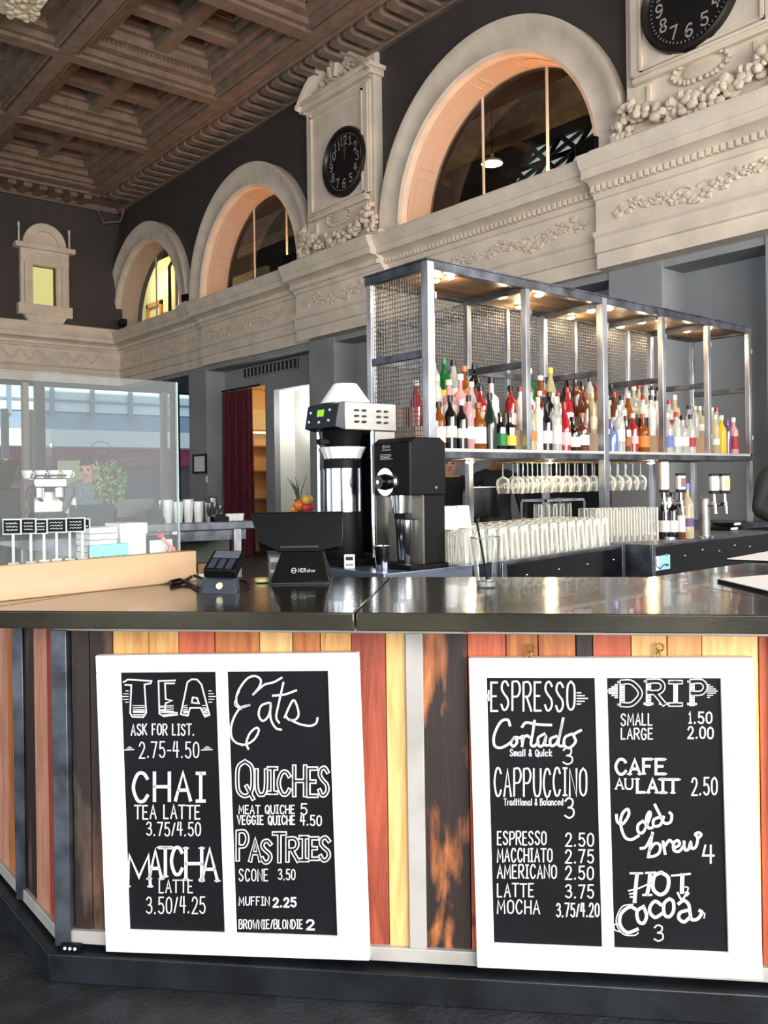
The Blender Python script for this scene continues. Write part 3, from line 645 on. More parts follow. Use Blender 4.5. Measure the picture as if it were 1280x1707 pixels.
# ------------------------------------------------------------------ the two menu boards (old window sashes)
def board(label, corners, panes, thick=.028):
    n_f = PN-.032
    pts = [on_pl(x, y, NV*n_f, NV) for x, y in corners]              # tl tr br bl
    bl, br, tl, tr = pts[3], pts[2], pts[0], pts[1]
    base = (bl+br)/2; u = ((br-bl)+(tr-tl)).normalized(); nrm = -NV; v = nrm.cross(u).normalized()
    root = thing('menu_board', label, 'menu board', base)
    def loc(px, py, lift=0):
        p = on_pl(px, py, NV*n_f, NV)-base; return u*p.dot(u)+v*p.dot(v)+nrm*lift
    def UV(px, py): p = on_pl(px, py, NV*n_f, NV)-base; return p.dot(u), p.dot(v)
    W0 = min(UV(*corners[0])[0], UV(*corners[3])[0]); W1 = max(UV(*corners[1])[0], UV(*corners[2])[0])
    V1 = (UV(*corners[0])[1]+UV(*corners[1])[1])/2; V0 = (UV(*corners[3])[1]+UV(*corners[2])[1])/2
    T = Matrix(((u.x, v.x, nrm.x), (u.y, v.y, nrm.y), (u.z, v.z, nrm.z)))
    R_ = []
    for (a, b, c_, d_) in panes:
        q = [UV(*a), UV(*b), UV(*c_), UV(*d_)]; R_.append(((q[0][0]+q[3][0])/2, (q[1][0]+q[2][0])/2, (q[2][1]+q[3][1])/2, (q[0][1]+q[1][1])/2))
    m = MB(); m.T = T.to_4x4(); (a0, a1, b0, b1), (c0, c1, d0, d1) = R_
    lo, hi = min(b0, d0), max(b1, d1)
    m.box(W0, W1, hi, V1, -thick, 0).box(W0, W1, V0, lo, -thick, 0).box(W0, a0, lo, hi, -thick, 0).box(c1, W1, lo, hi, -thick, 0).box(a1, c0, lo, hi, -thick, -.004)
    m.box(a0, a0+.010, lo, hi, -thick, -.005).box(c0, c0+.006, lo, hi, -thick, -.005)
    m.build('sash_frame', M_white, root, bevel=.0025)
    txts = []
    for (x0, x1, y0, y1) in R_:
        m = MB(); m.T = T.to_4x4(); m.box(x0-.004, x1+.004, y0-.004, y1+.004, -thick, -.009); m.build('chalkboard', M_board, root, smooth=0)
    def fn(px, py, lift): p = loc(px, py, lift-.009); return p
    return root, fn, T, (W0, W1, V0, V1)
def zf(ox, oy, s, fn): return lambda x, y, l: fn(ox+x/s, oy+y/s, l)

b1, fn1, T1, _ = board('white sash menu board listing tea, chai, quiches and pastries, left of the grey post', [(170, 1093), (597, 1088), (609, 1602), (176, 1587)],
    [((200, 1121), (362, 1121), (369, 1556), (203, 1551)), ((380, 1121), (550, 1121), (558, 1560), (384, 1557))])
f = zf(170, 1090, 3.4136, fn1); m = MB()
OUT = []
for P in ('115 165 140 150 275 158 270 172 235 178 245 340 228 365 165 362 153 340 160 182 125 180', '410 155 315 158 320 345 345 360 422 350', '405 172 352 172 356 262 392 270 356 285 350 335 420 340', '442 348 480 165 505 148 535 150 560 178 606 352 580 362 555 312 495 312 482 357 442 348', '505 282 510 252 535 255 546 286 505 282'):
    v = [float(x) for x in P.split()]; ribbon(m, list(zip(v[::2], v[1::2])), 9, f, .0008)
for i in range(6):
    y_ = 300+i*10
    for a, b in ((168, 235), (325, 400), (455, 480), (565, 592)): ribbon(m, [(a+i*1.0, y_+random.uniform(-3, 3)), (b, y_+random.uniform(-3, 3))], 4 if i < 3 else 7, f, .0008)
for s_, xx in ((1, 105), (-1, 640)):
    for k, L_ in enumerate((14, 26, 38, 30, 18)): ribbon(m, [(xx+s_*(38-L_), 215+k*16), (xx+s_*38, 215+k*16)], 5, f, .0008)
word(m, 'ASK FOR LIST.', 160, 518, 405, 466, 9, f); word(m, '2.75-4.50', 205, 545, 508, 596, 9, f)
for a, b in ((120, 175), (560, 622)):
    ribbon(m, [(a, 553), (b, 550)], 6, f, .0008); ribbon(m, [(a+14, 543), (b-12, 540)], 5, f, .0008); ribbon(m, [(a+24, 534), (b-22, 533)], 4, f, .0008)
word(m, 'CHAI', 168, 578, 682, 840, 19, f, serif=False); word(m, 'TEA LATTE', 180, 552, 868, 944, 10, f); word(m, '3.75/4.50', 246, 555, 966, 1040, 9, f)
for ch, x0, x1, yt, yb, sl in (('M', 138, 268, 1158, 1335, -.3), ('A', 262, 332, 1122, 1285, -.12), ('T', 325, 385, 1108, 1272, -.05), ('C', 388, 452, 1112, 1262, 0), ('H', 470, 560, 1108, 1285, .06), ('A', 560, 650, 1118, 1300, .2)):
    word(m, ch, x0, x1, yt, yb, 19, f, slope=sl, serif=True)
word(m, 'LATTE', 320, 510, 1296, 1366, 9, f); word(m, '3.50/4.25', 246, 582, 1392, 1484, 9, f)
m.build('lettering', [M_chalk, M_board], b1, smooth=0)
f = zf(370, 1090, 3.4125, fn1); m = MB()
def script(m, paths, wd, f):
    for P in paths:
        v = [float(x) for x in P.split()]; ribbon(m, crom(list(zip(v[::2], v[1::2])), 6), wd, f, .0008)
script(m, ['335 140 290 165 240 178 205 205 172 236', '172 236 208 190 215 150 180 130 135 148 88 215 76 275 100 308 152 296', '152 296 100 312 62 370 45 440 62 500 120 522 175 495 204 445 192 425 155 455 134 510 145 546',
           '262 282 218 300 204 350 226 386 258 360 274 300 262 282', '272 285 272 370 300 425 332 436', '345 168 320 280 304 362 320 396', '285 242 350 236 418 212', '352 366 402 268 432 340 415 378 378 380 362 362', '380 378 440 405 500 414 532 398 540 370'], 12, f)
script(m, ['95 215 66 290 105 320', '40 420 50 490 110 528'], 6, f)
pend = []
for ch, x0, x1, yt, yb in (('Q', 80, 172, 615, 812), ('U', 192, 246, 668, 808), ('I', 258, 304, 660, 798), ('C', 318, 382, 676, 802), ('H', 408, 470, 648, 815), ('E', 488, 538, 660, 815), ('S', 550, 602, 650, 806)):
    pend += word(m, ch, x0, x1, yt, yb, 26, f)
hollow(m, pend, 8.5, f, .0014)
word(m, 'MEAT QUICHE', 92, 408, 868, 914, 8, f); word(m, '5', 444, 480, 858, 918, 9, f); word(m, 'VEGGIE QUICHE', 82, 410, 928, 976, 9, f); word(m, '4.50', 442, 562, 926, 982, 9, f)
pend = []
for ch, x0, x1, yt, yb in (('P', 84, 140, 1020, 1180), ('A', 155, 212, 1065, 1182), ('S', 222, 275, 1068, 1190), ('T', 292, 352, 1030, 1190), ('R', 368, 428, 1060, 1186), ('I', 440, 482, 1052, 1182), ('E', 498, 544, 1060, 1176), ('S', 556, 610, 1052, 1180)):
    pend += word(m, ch, x0, x1, yt, yb, 26, f)
hollow(m, pend, 8, f, .0014)
word(m, 'SCONE', 92, 256, 1232, 1298, 8, f); word(m, '3.50', 316, 412, 1234, 1292, 8, f); word(m, 'MUFFIN', 92, 264, 1392, 1438, 8, f); word(m, '2.25', 288, 416, 1398, 1446, 13, f)
word(m, 'BROWNIE/BLONDIE', 92, 454, 1522, 1572, 8, f); word(m, '2', 478, 520, 1524, 1576, 14, f)
m.build('lettering', [M_chalk, M_board], b1, smooth=0)

b2, fn2, T2, bx2 = board('white sash menu board listing espresso and drip coffees, right of the grey post', [(781, 1097), (1257, 1097), (1271, 1634), (799, 1614)],
    [((804, 1130), (992, 1131), (1003, 1580), (818, 1573)), ((1008, 1131), (1202, 1131), (1214, 1587), (1021, 1584))])
f = zf(790, 1100, 3.4136, fn2); m = MB()
word(m, 'ESPRESSO', 98, 575, 130, 292, 13, f)
ribbon(m, [(84, 180), (84, 235)], 9, f, .0008); ribbon(m, [(68, 208), (84, 208)], 14, f, .0008)
for k, L_ in enumerate((22, 42, 60, 42, 20)): ribbon(m, [(588, 192+k*16), (588+L_, 192+k*16)], 7, f, .0008)
script(m, ['205 378 192 346 152 358 116 430 116 490 150 506 200 482 228 448', '228 448 210 478 225 498 246 472 236 446 266 452', '266 446 282 442 274 496', '274 470 286 446 302 436 314 444', '345 352 335 420 325 484 345 496 366 470', '275 386 298 362 360 372 440 376', '402 426 366 450 370 494 394 490 411 442 405 488 432 490', '470 440 436 456 440 494 470 480 492 420 510 332 492 420 482 488 510 496', '560 426 520 446 515 490 545 506 580 470 570 432 610 406'], 15, f)
word(m, 'Small & Quick'.replace('i', 'l'), 206, 445, 516, 553, 7, f); word(m, '3', 506, 562, 508, 602, 10, f)
word(m, 'CAPPUCCINO', 116, 642, 625, 780, 12, f); word(m, 'Tradltlonal & Balanced', 172, 508, 797, 833, 6, f); word(m, '3', 516, 570, 795, 908, 11, f)
for tx, nb, y0 in (('ESPRESSO', '2.50', 985), ('MACCHIATO', '2.75', 1082), ('AMERICANO', '2.50', 1176), ('LATTE', '3.75', 1282), ('MOCHA', '', 1378)):
    word(m, tx, 134, {'ESPRESSO': 412, 'MACCHIATO': 446, 'AMERICANO': 470, 'LATTE': 340, 'MOCHA': 374}[tx], y0, y0+74, 9.5, f)
    if nb: word(m, nb, 522, 682, y0+8, y0+80, 10, f)
word(m, '3.75/4.20', 470, 714, 1396, 1470, 10, f)
m.build('lettering', [M_chalk, M_board], b2, smooth=0)
f = zf(1000, 1100, 3.4125, fn2); m = MB()
for ch, x0, x1 in (('D', 128, 232), ('R', 280, 368), ('I', 402, 464), ('P', 528, 606)):
    pd = word(m, ch, x0, x1, 130, 258, 30 if ch != 'I' else 26, f, serif=(ch != 'I'))
    hollow(m, [(P, w_) for P, w_ in pd[1:]], 7, f, .0014)
    for i in range(7): ribbon(m, [(x0-4, 150+i*15), (x0+10, 150+i*15)], 3, f, .0018, 1)
for s_, xx in ((1, 45), (-1, 672)):
    for k, L_ in enumerate((12, 30, 46, 56, 46, 30, 12)): ribbon(m, [(xx+s_*(56-L_), 146+k*12), (xx+s_*56, 146+k*12)], 6 if s_ < 0 else 9, f, .0008)
word(m, 'SMALL', 122, 300, 312, 376, 9, f); word(m, '1.50', 510, 640, 304, 366, 11, f); word(m, 'LARGE', 124, 302, 396, 456, 9, f); word(m, '2.00', 504, 648, 388, 452, 11, f)
word(m, 'CAFE', 90, 372, 572, 655, 16, f, serif=True); word(m, 'AU', 92, 188, 684, 742, 11, f, serif=True); word(m, 'LAIT', 216, 446, 686, 762, 16, f, serif=True); word(m, '2.50', 526, 670, 678, 774, 11, f)
script(m, ['96 890 102 928 132 940 166 890 160 856 130 882 120 940 142 1012 180 1030 222 1008', '248 924 220 946 220 985 246 990 266 950 248 924', '262 965 290 892 284 872 268 905 276 960 300 962', '350 900 310 916 310 952 346 946 366 900', '316 832 345 890 370 935 404 930 412 892 400 876',
           '235 1080 265 1070 302 1000', '302 992 290 1060 278 1130', '284 1092 315 1052 345 1062 340 1105 305 1126 280 1124', '362 1042 374 1110', '374 1064 398 1034 416 1048', '420 1080 455 1060 448 1036 424 1048 424 1090 455 1096 482 1062', '482 1042 486 1085 506 1086 520 1046 526 1080 550 1070 560 1022 546 1000 566 990 580 1002 570 1016'], 16, f)
word(m, '4', 586, 652, 1064, 1164, 13, f)
script(m, ['214 1228 206 1300 200 1384', '288 1222 282 1290 270 1344', '352 1218 312 1240 306 1310 346 1344 386 1316 392 1248 352 1218'], 21, f)
script(m, ['166 1322 230 1305 300 1272', '172 1340 200 1335', '176 1358 200 1356'], 9, f)
for a in (([176, 1222], [244, 1222]), ([264, 1220], [318, 1218]), ([248, 1346], [296, 1346]), ([412, 1236], [516, 1226])): ribbon(m, a, 12, f, .0008)
ribbon(m, [(472, 1232), (470, 1330)], 24, f, .0008); script(m, ['446 1334 470 1372 500 1330'], 12, f); script(m, ['490 1300 506 1306 500 1326', '490 1330 510 1336 498 1350'], 8, f)
script(m, ['206 1428 172 1414 124 1452 116 1512 156 1560 216 1542', '250 1412 214 1440 222 1496 252 1506 268 1462 250 1412', '350 1402 318 1382 290 1410 288 1446 318 1474 362 1448', '398 1368 368 1396 370 1456 398 1470 422 1436 420 1384 398 1368', '452 1396 480 1378 508 1400 516 1446 526 1486 560 1482 584 1448 572 1436', '510 1432 462 1446 452 1478 482 1500 516 1472'], 19, f)
script(m, ['190 1400 130 1412 96 1480 104 1530 140 1572 200 1576 220 1562', '118 1556 86 1544 84 1516 104 1512', '580 1450 600 1452 596 1478'], 7, f)
word(m, '3', 310, 364, 1518, 1608, 10, f)
m.build('lettering', [M_chalk, M_board], b2, smooth=0)
for px_, py_ in ((885, 1084), (1100, 1082)):
    q = on_pl(px_, py_, NV*(PN-.018), NV)-b2.location
    m = MB(); m.T = Matrix.Translation(q) @ Matrix.Rotation(PHI, 4, 'Z')
    m.tube([(.009*cos(a), 0, .009*sin(a)+.004) for a in [2*pi*k/12 for k in range(12)]], .0028, 6, closed=True).cyl((0, 0, -.022), (0, 0, -.004), .003).tube([(0, 0, -.004), (-.01, -.002, -.012), (-.012, -.002, -.022)], .003, 6)
    m.build('eye_hook', mat('brass', (200, 160, 90), .3, .9), b2)

# ================================================================== ON THE BAR TOP
XD, YD = Vector((1, 0, 0)), Vector((0, 1, 0))
def sc(P): return (Vector(P)-EYEP).dot(FW)/FPX                      # metres per photo pixel at P
M_pine = mat('pale_pine', (198, 168, 136), .55, noise=(3.2, .10), stretch=(.35, 3, 3), rgb2=(184, 142, 100))
A = on_z(0, 1003, ZT); B = on_z(328, 968, ZT); dx = (A-B); L0 = dx.length+.02; dx = dx.normalized()
ang = math.atan2(dx.y, dx.x)+pi; bx = Vector((cos(ang), sin(ang), 0)); by = Vector((-sin(ang), cos(ang), 0))
trough = thing('wooden_trough', 'long pale pine trough box lying across the left end of the bar top', 'wooden box', B, ang)
hB = on_pl(328, 918, B, by).z-ZT
DB = .40; hBack = on_pl(75, 884, B+by*DB, by).z-ZT
MB().box(-L0, 0, 0, .045, 0, hB).build('front_board', M_pine, trough, bevel=.003)
MB().box(-L0, -.5, DB-.03, DB, 0, hBack).build('back_board', M_pine, trough, bevel=.003)
MB().box(-.025, 0, .045, DB, 0, hB-.004).build('end_board', M_pine, trough, bevel=.003)
MB().box(-L0, -.025, .045, DB-.03, 0, .012).build('bottom_board', M_pine, trough)
def tp(px): return B-bx*(-reach(B, bx, px))                          # point on the trough front at a pixel column
# glass screen standing in the trough
gt = on_pl(325, 640, B+by*.06, by).z
g = thing('glass_screen', 'clear upright glass sneeze guard standing in the pine trough', 'glass screen', B+by*.055+Vector((0, 0, .013)), ang)
MB().box(-L0-.02, -.03, 0, .008, 0, gt-ZT-.013).build('pane', M_glass, g, smooth=0)
MB().box(-.034, -.03, -.001, .009, 0, gt-ZT-.013).build('polished_edge', glass('glass_edge', (205, 232, 224), .35, (225, 240, 236)), g, smooth=0)
# sign holders along the front board
cards = [(13, 40, 867, 889, 28.5, 'leftmost of the row'), (44, 65, 866, 888, 58, 'second from the left end'), (67, 84, 867, 888, 80, 'third from the left end'), (86, 116, 866, 886, 101, 'fourth from the left end'), (119, 147, 865, 885, 123, 'fifth from the left end'), (148, 155, 866, 881, 144, 'rightmost of the row, turned edge-on')]
M_acr = glass('acrylic', (238, 244, 244), .38, (240, 244, 244))
for i, (a, b, t_, b_, st, wh) in enumerate(cards):
    P = B+bx*reach(B, bx, st)+by*.022+Vector((0, 0, hB)); k = sc(P)
    r = thing('sign_holder', 'clear stemmed sign holder with black chalk card, %s' % wh, 'sign holder', P, YAW, 'sign holders on the pine trough')
    zt = (px_of(P)[1]-t_)*k; zb = (px_of(P)[1]-b_)*k; x0 = (a-st)*k; x1 = (b-st)*k
    MB().box(-.011, .011, -.011, .011, 0, .005).build('foot', M_acr, r)
    MB().box(-.0035, .0035, -.002, .002, .005, zb).build('stem', M_acr, r)
    MB().box(x0-.004, x1+.004, 0, .003, zb-.004, zt+.004).build('frame', M_acr, r, smooth=0)
    cd = MB().box(x0, x1, -.0015, -.0002, zb, zt).build('card', M_board, r, smooth=0)
    m = MB(); fnc = lambda x, y, l: Vector((x, -.0018, y))
    for q in range(3 if b-a > 10 else 1):
        yy = zb+(zt-zb)*(.25+.25*q); ribbon(m, [(x0+(x1-x0)*(.15+.7*u/10), yy+.002*sin(u*2.3+q+i)) for u in range(11)], .0016, fnc, 0)
    m.build('chalk_writing', M_chalk, cd, smooth=0)
# things lying in the trough
def boxat(name, label, cat, px0, px1, py0, py1, off, m_, zb=None, d=.12, parts=None, group=None):
    """a box whose front fills a pixel rectangle on the plane lying `off` behind the trough front"""
    O = B+by*off; a = on_pl(px0, py1, O, by); b = on_pl(px1, py1, O, by); t_ = on_pl((px0+px1)/2, py0, O, by).z
    base = (a+b)/2; base.z = ZT+.012 if zb is None else zb
    r = thing(name, label, cat, base+by*d/2, ang, group); w2 = (b-a).length/2; h = t_-base.z
    return r, w2, h
r, w2, h = boxat('paper_stack', 'tall stack of white paper bags in the pine trough', 'paper bags', 152, 200, 878, 925, .075, None)
for i in range(9): MB().box(-w2+random.uniform(0, .006), w2-random.uniform(0, .006), -.05, .05, h*i/9, h*(i+.85)/9).build('paper_bag', M_paper, r, smooth=0)
r, w2, h = boxat('plastic_tub', 'pale grey plastic tub of lids beside the paper bags in the trough', 'tub', 204, 247, 872, 925, .075, None)
MB().box(-w2, w2, -.05, .05, 0, h*.8).build('tub', mat('tub_plastic', (214, 220, 228), .4), r, bevel=.004); MB().box(-w2-.003, w2+.003, -.053, .053, h*.8, h).build('lid', M_white, r, bevel=.003)
r, w2, h = boxat('teal_crate', 'low teal plastic crate in front of the paper bags', 'crate', 150, 215, 907, 925, .05, None, d=.02)
MB().box(-w2, w2, -.008, .008, 0, h).build('crate', mat('teal_plastic', (120, 176, 178), .4), r, bevel=.003)
for i in range(5): MB().box(-w2+.01+i*w2*.38, -w2+.01+i*w2*.38+w2*.2, -.0095, -.008, h*.3, h*.7).build('slot', M_dark, r)
r, w2, h = boxat('binder', 'black binder with a white label lying in the trough', 'binder', 247, 300, 893, 925, .15, None, d=.06)
MB().box(-w2, w2, -.03, .03, 0, h).build('cover', M_black, r, bevel=.004); MB().box(-w2+.006, w2*.5, -.031, -.0295, h*.55, h*.9).build('spine_label', M_paper, r)
q = B+bx*reach(B, bx, 300)+by*.10; q.z = ZT+.012
r = thing('tongs', 'pink handled serving tongs leaning out of the pine trough', 'tongs', q, ang)
MB().tube([(.0, 0, 0), (.03, .01, .10), (.0, .02, .135)], .006, 6).build('arm', mat('pink_plastic', (226, 140, 150), .4), r); MB().tube([(.02, 0, 0), (.045, .012, .09), (.0, .02, .135)], .006, 6).build('arm', MATS['pink_plastic'], r)
MB().ball((.0, .02, .137), .013, .01, .01).build('hinge', mat('red_plastic', (200, 44, 50), .4), r)
# card reader
P = on_z(364, 990, ZT); k = sc(P)
cr = thing('card_reader', 'dark card reader terminal propped on a blue-grey stand with a round pale badge', 'card terminal', P+FW*.04, YAW)
M_stand = mat('blue_grey_plastic', (52, 58, 70), .45)
w2 = 30*k
MB().extr([(-w2, -.035, 0), (w2, -.035, 0), (w2*.8, -.005, 27*k), (-w2*.8, -.005, 27*k)], (0, .06, 0)).build('stand', M_stand, cr, bevel=.003)
m = MB(); m.cyl((0, -.030, 12*k), (0, -.019, 12*k+.002), .0095, n=18); m.build('badge', mat('pale_badge', (206, 205, 170), .5), cr)
m = MB(); m.T = Matrix.Translation((.006, -.02, 30*k)) @ Matrix.Rotation(radians(24), 4, 'X') @ Matrix.Rotation(radians(-6), 4, 'Z')
m.box(-.048, .05, -.02, .10, 0, .03); hd = m.build('terminal', M_black, cr, bevel=.005)
for i in range(3):
    for j in range(4):
        m2 = MB(); m2.T = m.T; m2.box(-.036+i*.026, -.017+i*.026, -.012+j*.014, -.003+j*.014, .03, .033); m2.build('key', M_stand, hd)
m2 = MB(); m2.T = m.T; m2.box(-.038, .04, .050, .09, .03, .0315).build('screen', mat('grey_screen', (90, 96, 104), .2), hd, smooth=0)
m = MB(); c0 = on_z(332, 977, ZT)
m.tube([c0+(on_z(x, y, ZT)-c0)+Vector((0, 0, .006+z)) for x, y, z in ((336, 972, .01), (322, 968, .012), (312, 972, .004), (300, 976, 0), (286, 979, 0), (284, 975, .004), (300, 972, .006), (318, 977, 0), (330, 984, 0))], .005, 6)
tag(m.build('cable', M_black), 'short loop of black cable lying by the card reader', 'cable')
m = MB(); m.tube([on_z(x, y, ZT)+Vector((0, 0, .004)) for x, y in ((388, 974), (400, 970), (412, 972), (418, 978), (412, 984))], .003, 6)
tag(m.build('cable', M_black), 'thin black lead trailing right of the card reader', 'cable')
# point of sale
P = on_z(500, 974, ZT); k = sc(P)
pos = thing('sales_terminal', 'black tablet cash register on a sloping foot, its back to the viewer', 'cash register', P+FW*.0, YAW)
M_pos = mat('satin_black', (7, 7, 8), .36, spec=.2)
m = MB(); m.extr([(-51*k, 0, 0), (51*k, 0, 0), (51*k, 0, .006), (-51*k, 0, .006)], (0, .16, 0)); m.build('base_plate', mat('dark_trim', (52, 52, 56), .35, .5), pos, bevel=.001)
h0, h1 = .006, 62*k
m = MB(); m.add([(-50*k, .004, h0), (50*k, .004, h0), (50*k, .15, h0), (-50*k, .15, h0), (-30*k, .05, h1), (33*k, .05, h1), (33*k, .12, h1), (-30*k, .12, h1)], [(3, 2, 1, 0), (4, 5, 6, 7), (0, 1, 5, 4), (1, 2, 6, 5), (2, 3, 7, 6), (3, 0, 4, 7)])
m.build('foot', M_pos, pos, bevel=.003)
m = MB(); fl = lambda x, y, l: Vector((x*k, .004+(.046)*((974-y)*k-h0)/(h1-h0)-.0012, (974-y)*k))
m2 = [(489+4*cos(a)-500, 952+4*sin(a)) for a in [2*pi*i/16 for i in range(17)]]; ribbon(m, m2, 1.2, fl, 0); ribbon(m, [(-14, 952), (-8, 952)], 1.2, fl, 0)
word(m, 'NCR', -3.5, 9, 949.0, 954.6, 1.3, fl); word(m, 'sllver', 11, 25, 950.0, 954.6, .9, fl); m.build('maker_mark', mat('silver_print', (170, 170, 172), .5), pos, smooth=0)
# tablet, seen from behind, tilted
za, zb = (974-922)*k, (974-855)*k
m = MB(); pts = [(-88*k, 855), (72*k, 855), (72*k, 905), (66*k, 914), (30*k, 922), (-38*k, 922), (-72*k, 905), (-84*k, 868)]
m.extr([(x, .03+(974-y)*k*.28-.02, (974-y)*k) for x, y in pts], (0, .028, .0)); m.build('tablet_housing', M_pos, pos, bevel=.004)
m = MB().box(-34*k, 30*k, .02+(974-912)*k*.28-.022, .03+(974-912)*k*.28, (974-914.5)*k, (974-911)*k); m.build('trim_bar', MATS['dark_trim'], pos)
m = MB(); m.extr([(-87*k, .042+(974-855)*k*.28-.004, (974-857)*k), (71*k, .042+(974-855)*k*.28-.004, (974-857)*k), (71*k, .06, (974-920)*k), (-70*k, .06, (974-920)*k)], (0, .004, .001)); m.build('screen', M_blackg, pos)
# small notice behind the register and lime wedge
P = on_z(452, 968, ZT); k = sc(P)
nt_ = thing('table_card', 'small grey printed card standing half behind the cash register', 'card', P+FW*.10, YAW)
MB().box(-11*k, 14*k, 0, .004, 0, 38*k).build('card', mat('grey_card', (120, 112, 106), .6), nt_, smooth=0); MB().box(-8*k, 11*k, -.001, 0, 26*k, 34*k).box(-8*k, 11*k, -.001, 0, 8*k, 13*k).build('print', M_chalk, nt_, smooth=0)
P = on_z(437, 971, ZT); tag(MB().lathe([(.012, 0), (.024, .004), (.025, .012), (.018, .016)], 16).build('saucer', mat('pale_lime', (196, 190, 130), .5), loc=P), 'little pale yellow dish left of the cash register foot', 'dish')
# pint glass with water and a black straw
P = on_z(810, 979, ZT); k = sc(P)
pg = thing('pint_glass', 'empty pint glass standing alone at the front of the bar top', 'glass', P)
M_gl = edge_glass('pint_glass_clear', (250, 251, 251), (240, 244, 246), .0, .55, .02)
hh = 84*k
MB().lathe([(.028, 0), (.0305, .004), (.0455, hh), (.0435, hh), (.029, .022), (.0, .018)], 20).build('bowl', M_gl, pg, smooth=50)
MB().lathe([(.0285, .004), (.029, .018)], 20).build('base', glass('thick_glass', (228, 234, 234), .22, (225, 232, 236)), pg, smooth=50)
MB().lathe([(.046, hh-.003), (.047, hh), (.0445, hh+.001), (.0435, hh-.004)], 20, caps=(False, False)).build('rim', MATS['thick_glass'], pg)
tag(MB().cyl((-.026, .0, hh*1.36), (.004, 0, .024), .0033, n=8).build('straw', M_black, loc=P, rotz=YAW), 'black drinking straw leaning in the pint glass on the bar', 'straw')
# menus lying on the right
def sheet(label, pts, z, name='paper_menu'):
    q = [on_z(x, y, z) for x, y in pts]; c_ = sum(q, Vector())/len(q); c_.z = ZT
    r = thing(name, label, 'menu', c_)
    MB().extr([p-c_ for p in q], (0, 0, .002)).build('paper', M_paper, r, smooth=0)
    q2 = [c_+(p-c_)*1.04 for p in q]; m = MB(); m.extr([p-c_+Vector((0, 0, -(z-ZT))) for p in q2], (0, 0, z-ZT-.0002)); m.build('clipboard', M_black, r, smooth=0); return r
sheet('white menu sheet on a black clipboard lying nearest the bar edge at right', [(1199, 966), (1300, 990), (1360, 975), (1290, 958)], ZT+.008)
sheet('white menu sheet lying further back on the right wing of the bar', [(1212, 932), (1290, 935), (1340, 926), (1284, 919)], ZT+.006)

# ================================================================== COFFEE STATION BEHIND THE BAR
K = on_z(640, 957, 1.05)
lenX = reach(K, XD, 820)-.12; lenY = reach(K, YD, 470)
tb = thing('steel_worktable', 'stainless worktable carrying the brewer and grinder behind the bar', 'worktable', K)
MB().box(0, lenX, 0, lenY, -.055, 0).build('top', mat('worktop_steel', (150, 160, 182), .3, .85), tb, bevel=.003)
MB().box(.08, lenX-.04, .08, lenY-.06, -.60, -.056).build('cabinet', M_black, tb)
for x_ in (.05, lenX-.05):
    for y_ in (.05, lenY-.05): MB().box(x_-.02, x_+.02, y_-.02, y_+.02, -1.05, -.056).build('leg', M_steeld, tb)
# grinder
G = K+XD*reach(K, XD, 690)+YD*.012; k = sc(G); g0 = px_of(G)[1]
wY = reach(G, YD, 625); dX = reach(G, XD, 745)
gr = thing('coffee_grinder', 'tall black coffee grinder with a chrome dial, right of the brewer', 'coffee grinder', G)
zt = (g0-728)*k; zm = (g0-826)*k; zb = (g0-938)*k
m = MB(); m.extr([(0, 0, zm), (dX, 0, zm), (dX, 0, zt-.02), (dX*.86, 0, zt), (.025, 0, zt), (0, 0, zt-.02)], (0, wY, 0)); m.build('housing', M_black, gr, bevel=.005)
MB().box(dX*.40, dX, .008, wY-.008, .02, zm).build('column', M_black, gr, bevel=.003)
MB().box(-.01, dX+.008, -.004, wY+.004, 0, .02).build('base', M_black, gr, bevel=.003)
MB().box(dX*.36, dX*.40, .008, wY-.008, .02, zm).build('splash_plate', mat('satin_panel', (120, 116, 108), .35, .6), gr)
MB().box(-.002, 0, -.0005, .006, zm, zt-.02).build('edge_trim', MATS['dark_trim'], gr)
yd, zd = reach(G, YD, 648), (g0-803)*k
dl = MB().cyl((0, yd, zd), (-.014, yd, zd), .062, .058, 28).build('dial', M_chrome, gr)
MB().cyl((-.014, yd, zd), (-.05, yd, zd), .034, .028, 20).build('dial_grip', M_blackg, dl); MB().cyl((-.05, yd, zd), (-.054, yd, zd), .009, n=10).build('dial_cap', M_chrome, dl)
m = MB(); fl = lambda x, y, l: Vector((-.0015, (x)*k*1.0, (g0-y)*k))
ye = lambda px: reach(G, YD, px)/k
word(m, 'BUNN', ye(641), ye(653), 740, 744.5, .9, fl)
for y_, a, b in ((748, 640, 654), (756, 637, 655), (758.5, 637, 655), (761, 637, 652), (763.5, 637, 657)): ribbon(m, [(ye(a), y_), (ye(b), y_)], 1.0, fl, 0)
m.build('printed_panel', mat('grey_print', (190, 194, 200), .5), gr, smooth=0)
m = MB().cyl((.05, wY*.55, zm), (.05, wY*.55, zm-.075), .036, .03, 18); m.build('chute', M_chrome, gr)
MB().box(.03, .07, wY*.55-.012, wY*.55+.012, zm-.1, zm-.075).build('bag_clip', M_black, gr)
MB().cyl((dX*.70, -.0, zm+.03), (dX*.70, -.004, zm+.03), .006, n=10).build('screw', M_chrome, gr)
def shaker(loc, label, h=.16, r=.04, group=None, m_=None):
    t = thing('shaker_cup', label, 'metal cup', loc, 0, group)
    MB().lathe([(r*.72, 0), (r*.75, .003), (r, h), (r*.95, h), (r*.7, .008), (0, .006)], 20).build('cup', m_ or M_chrome, t, smooth=50); MB().lathe([(r, h-.004), (r*1.05, h), (r*.97, h+.002)], 20, caps=(False, False)).build('rolled_rim', m_ or M_chrome, t); return t
shaker(G+Vector((.055, wY*.42, .02)), 'tall polished steel cup standing under the grinder chute', .185, .045)
p = K+YD*reach(K, YD, 612)*1.0+XD*.06; shaker(p+Vector((.02, .0, 0)), 'short polished steel cup left of the grinder foot', .10, .036)
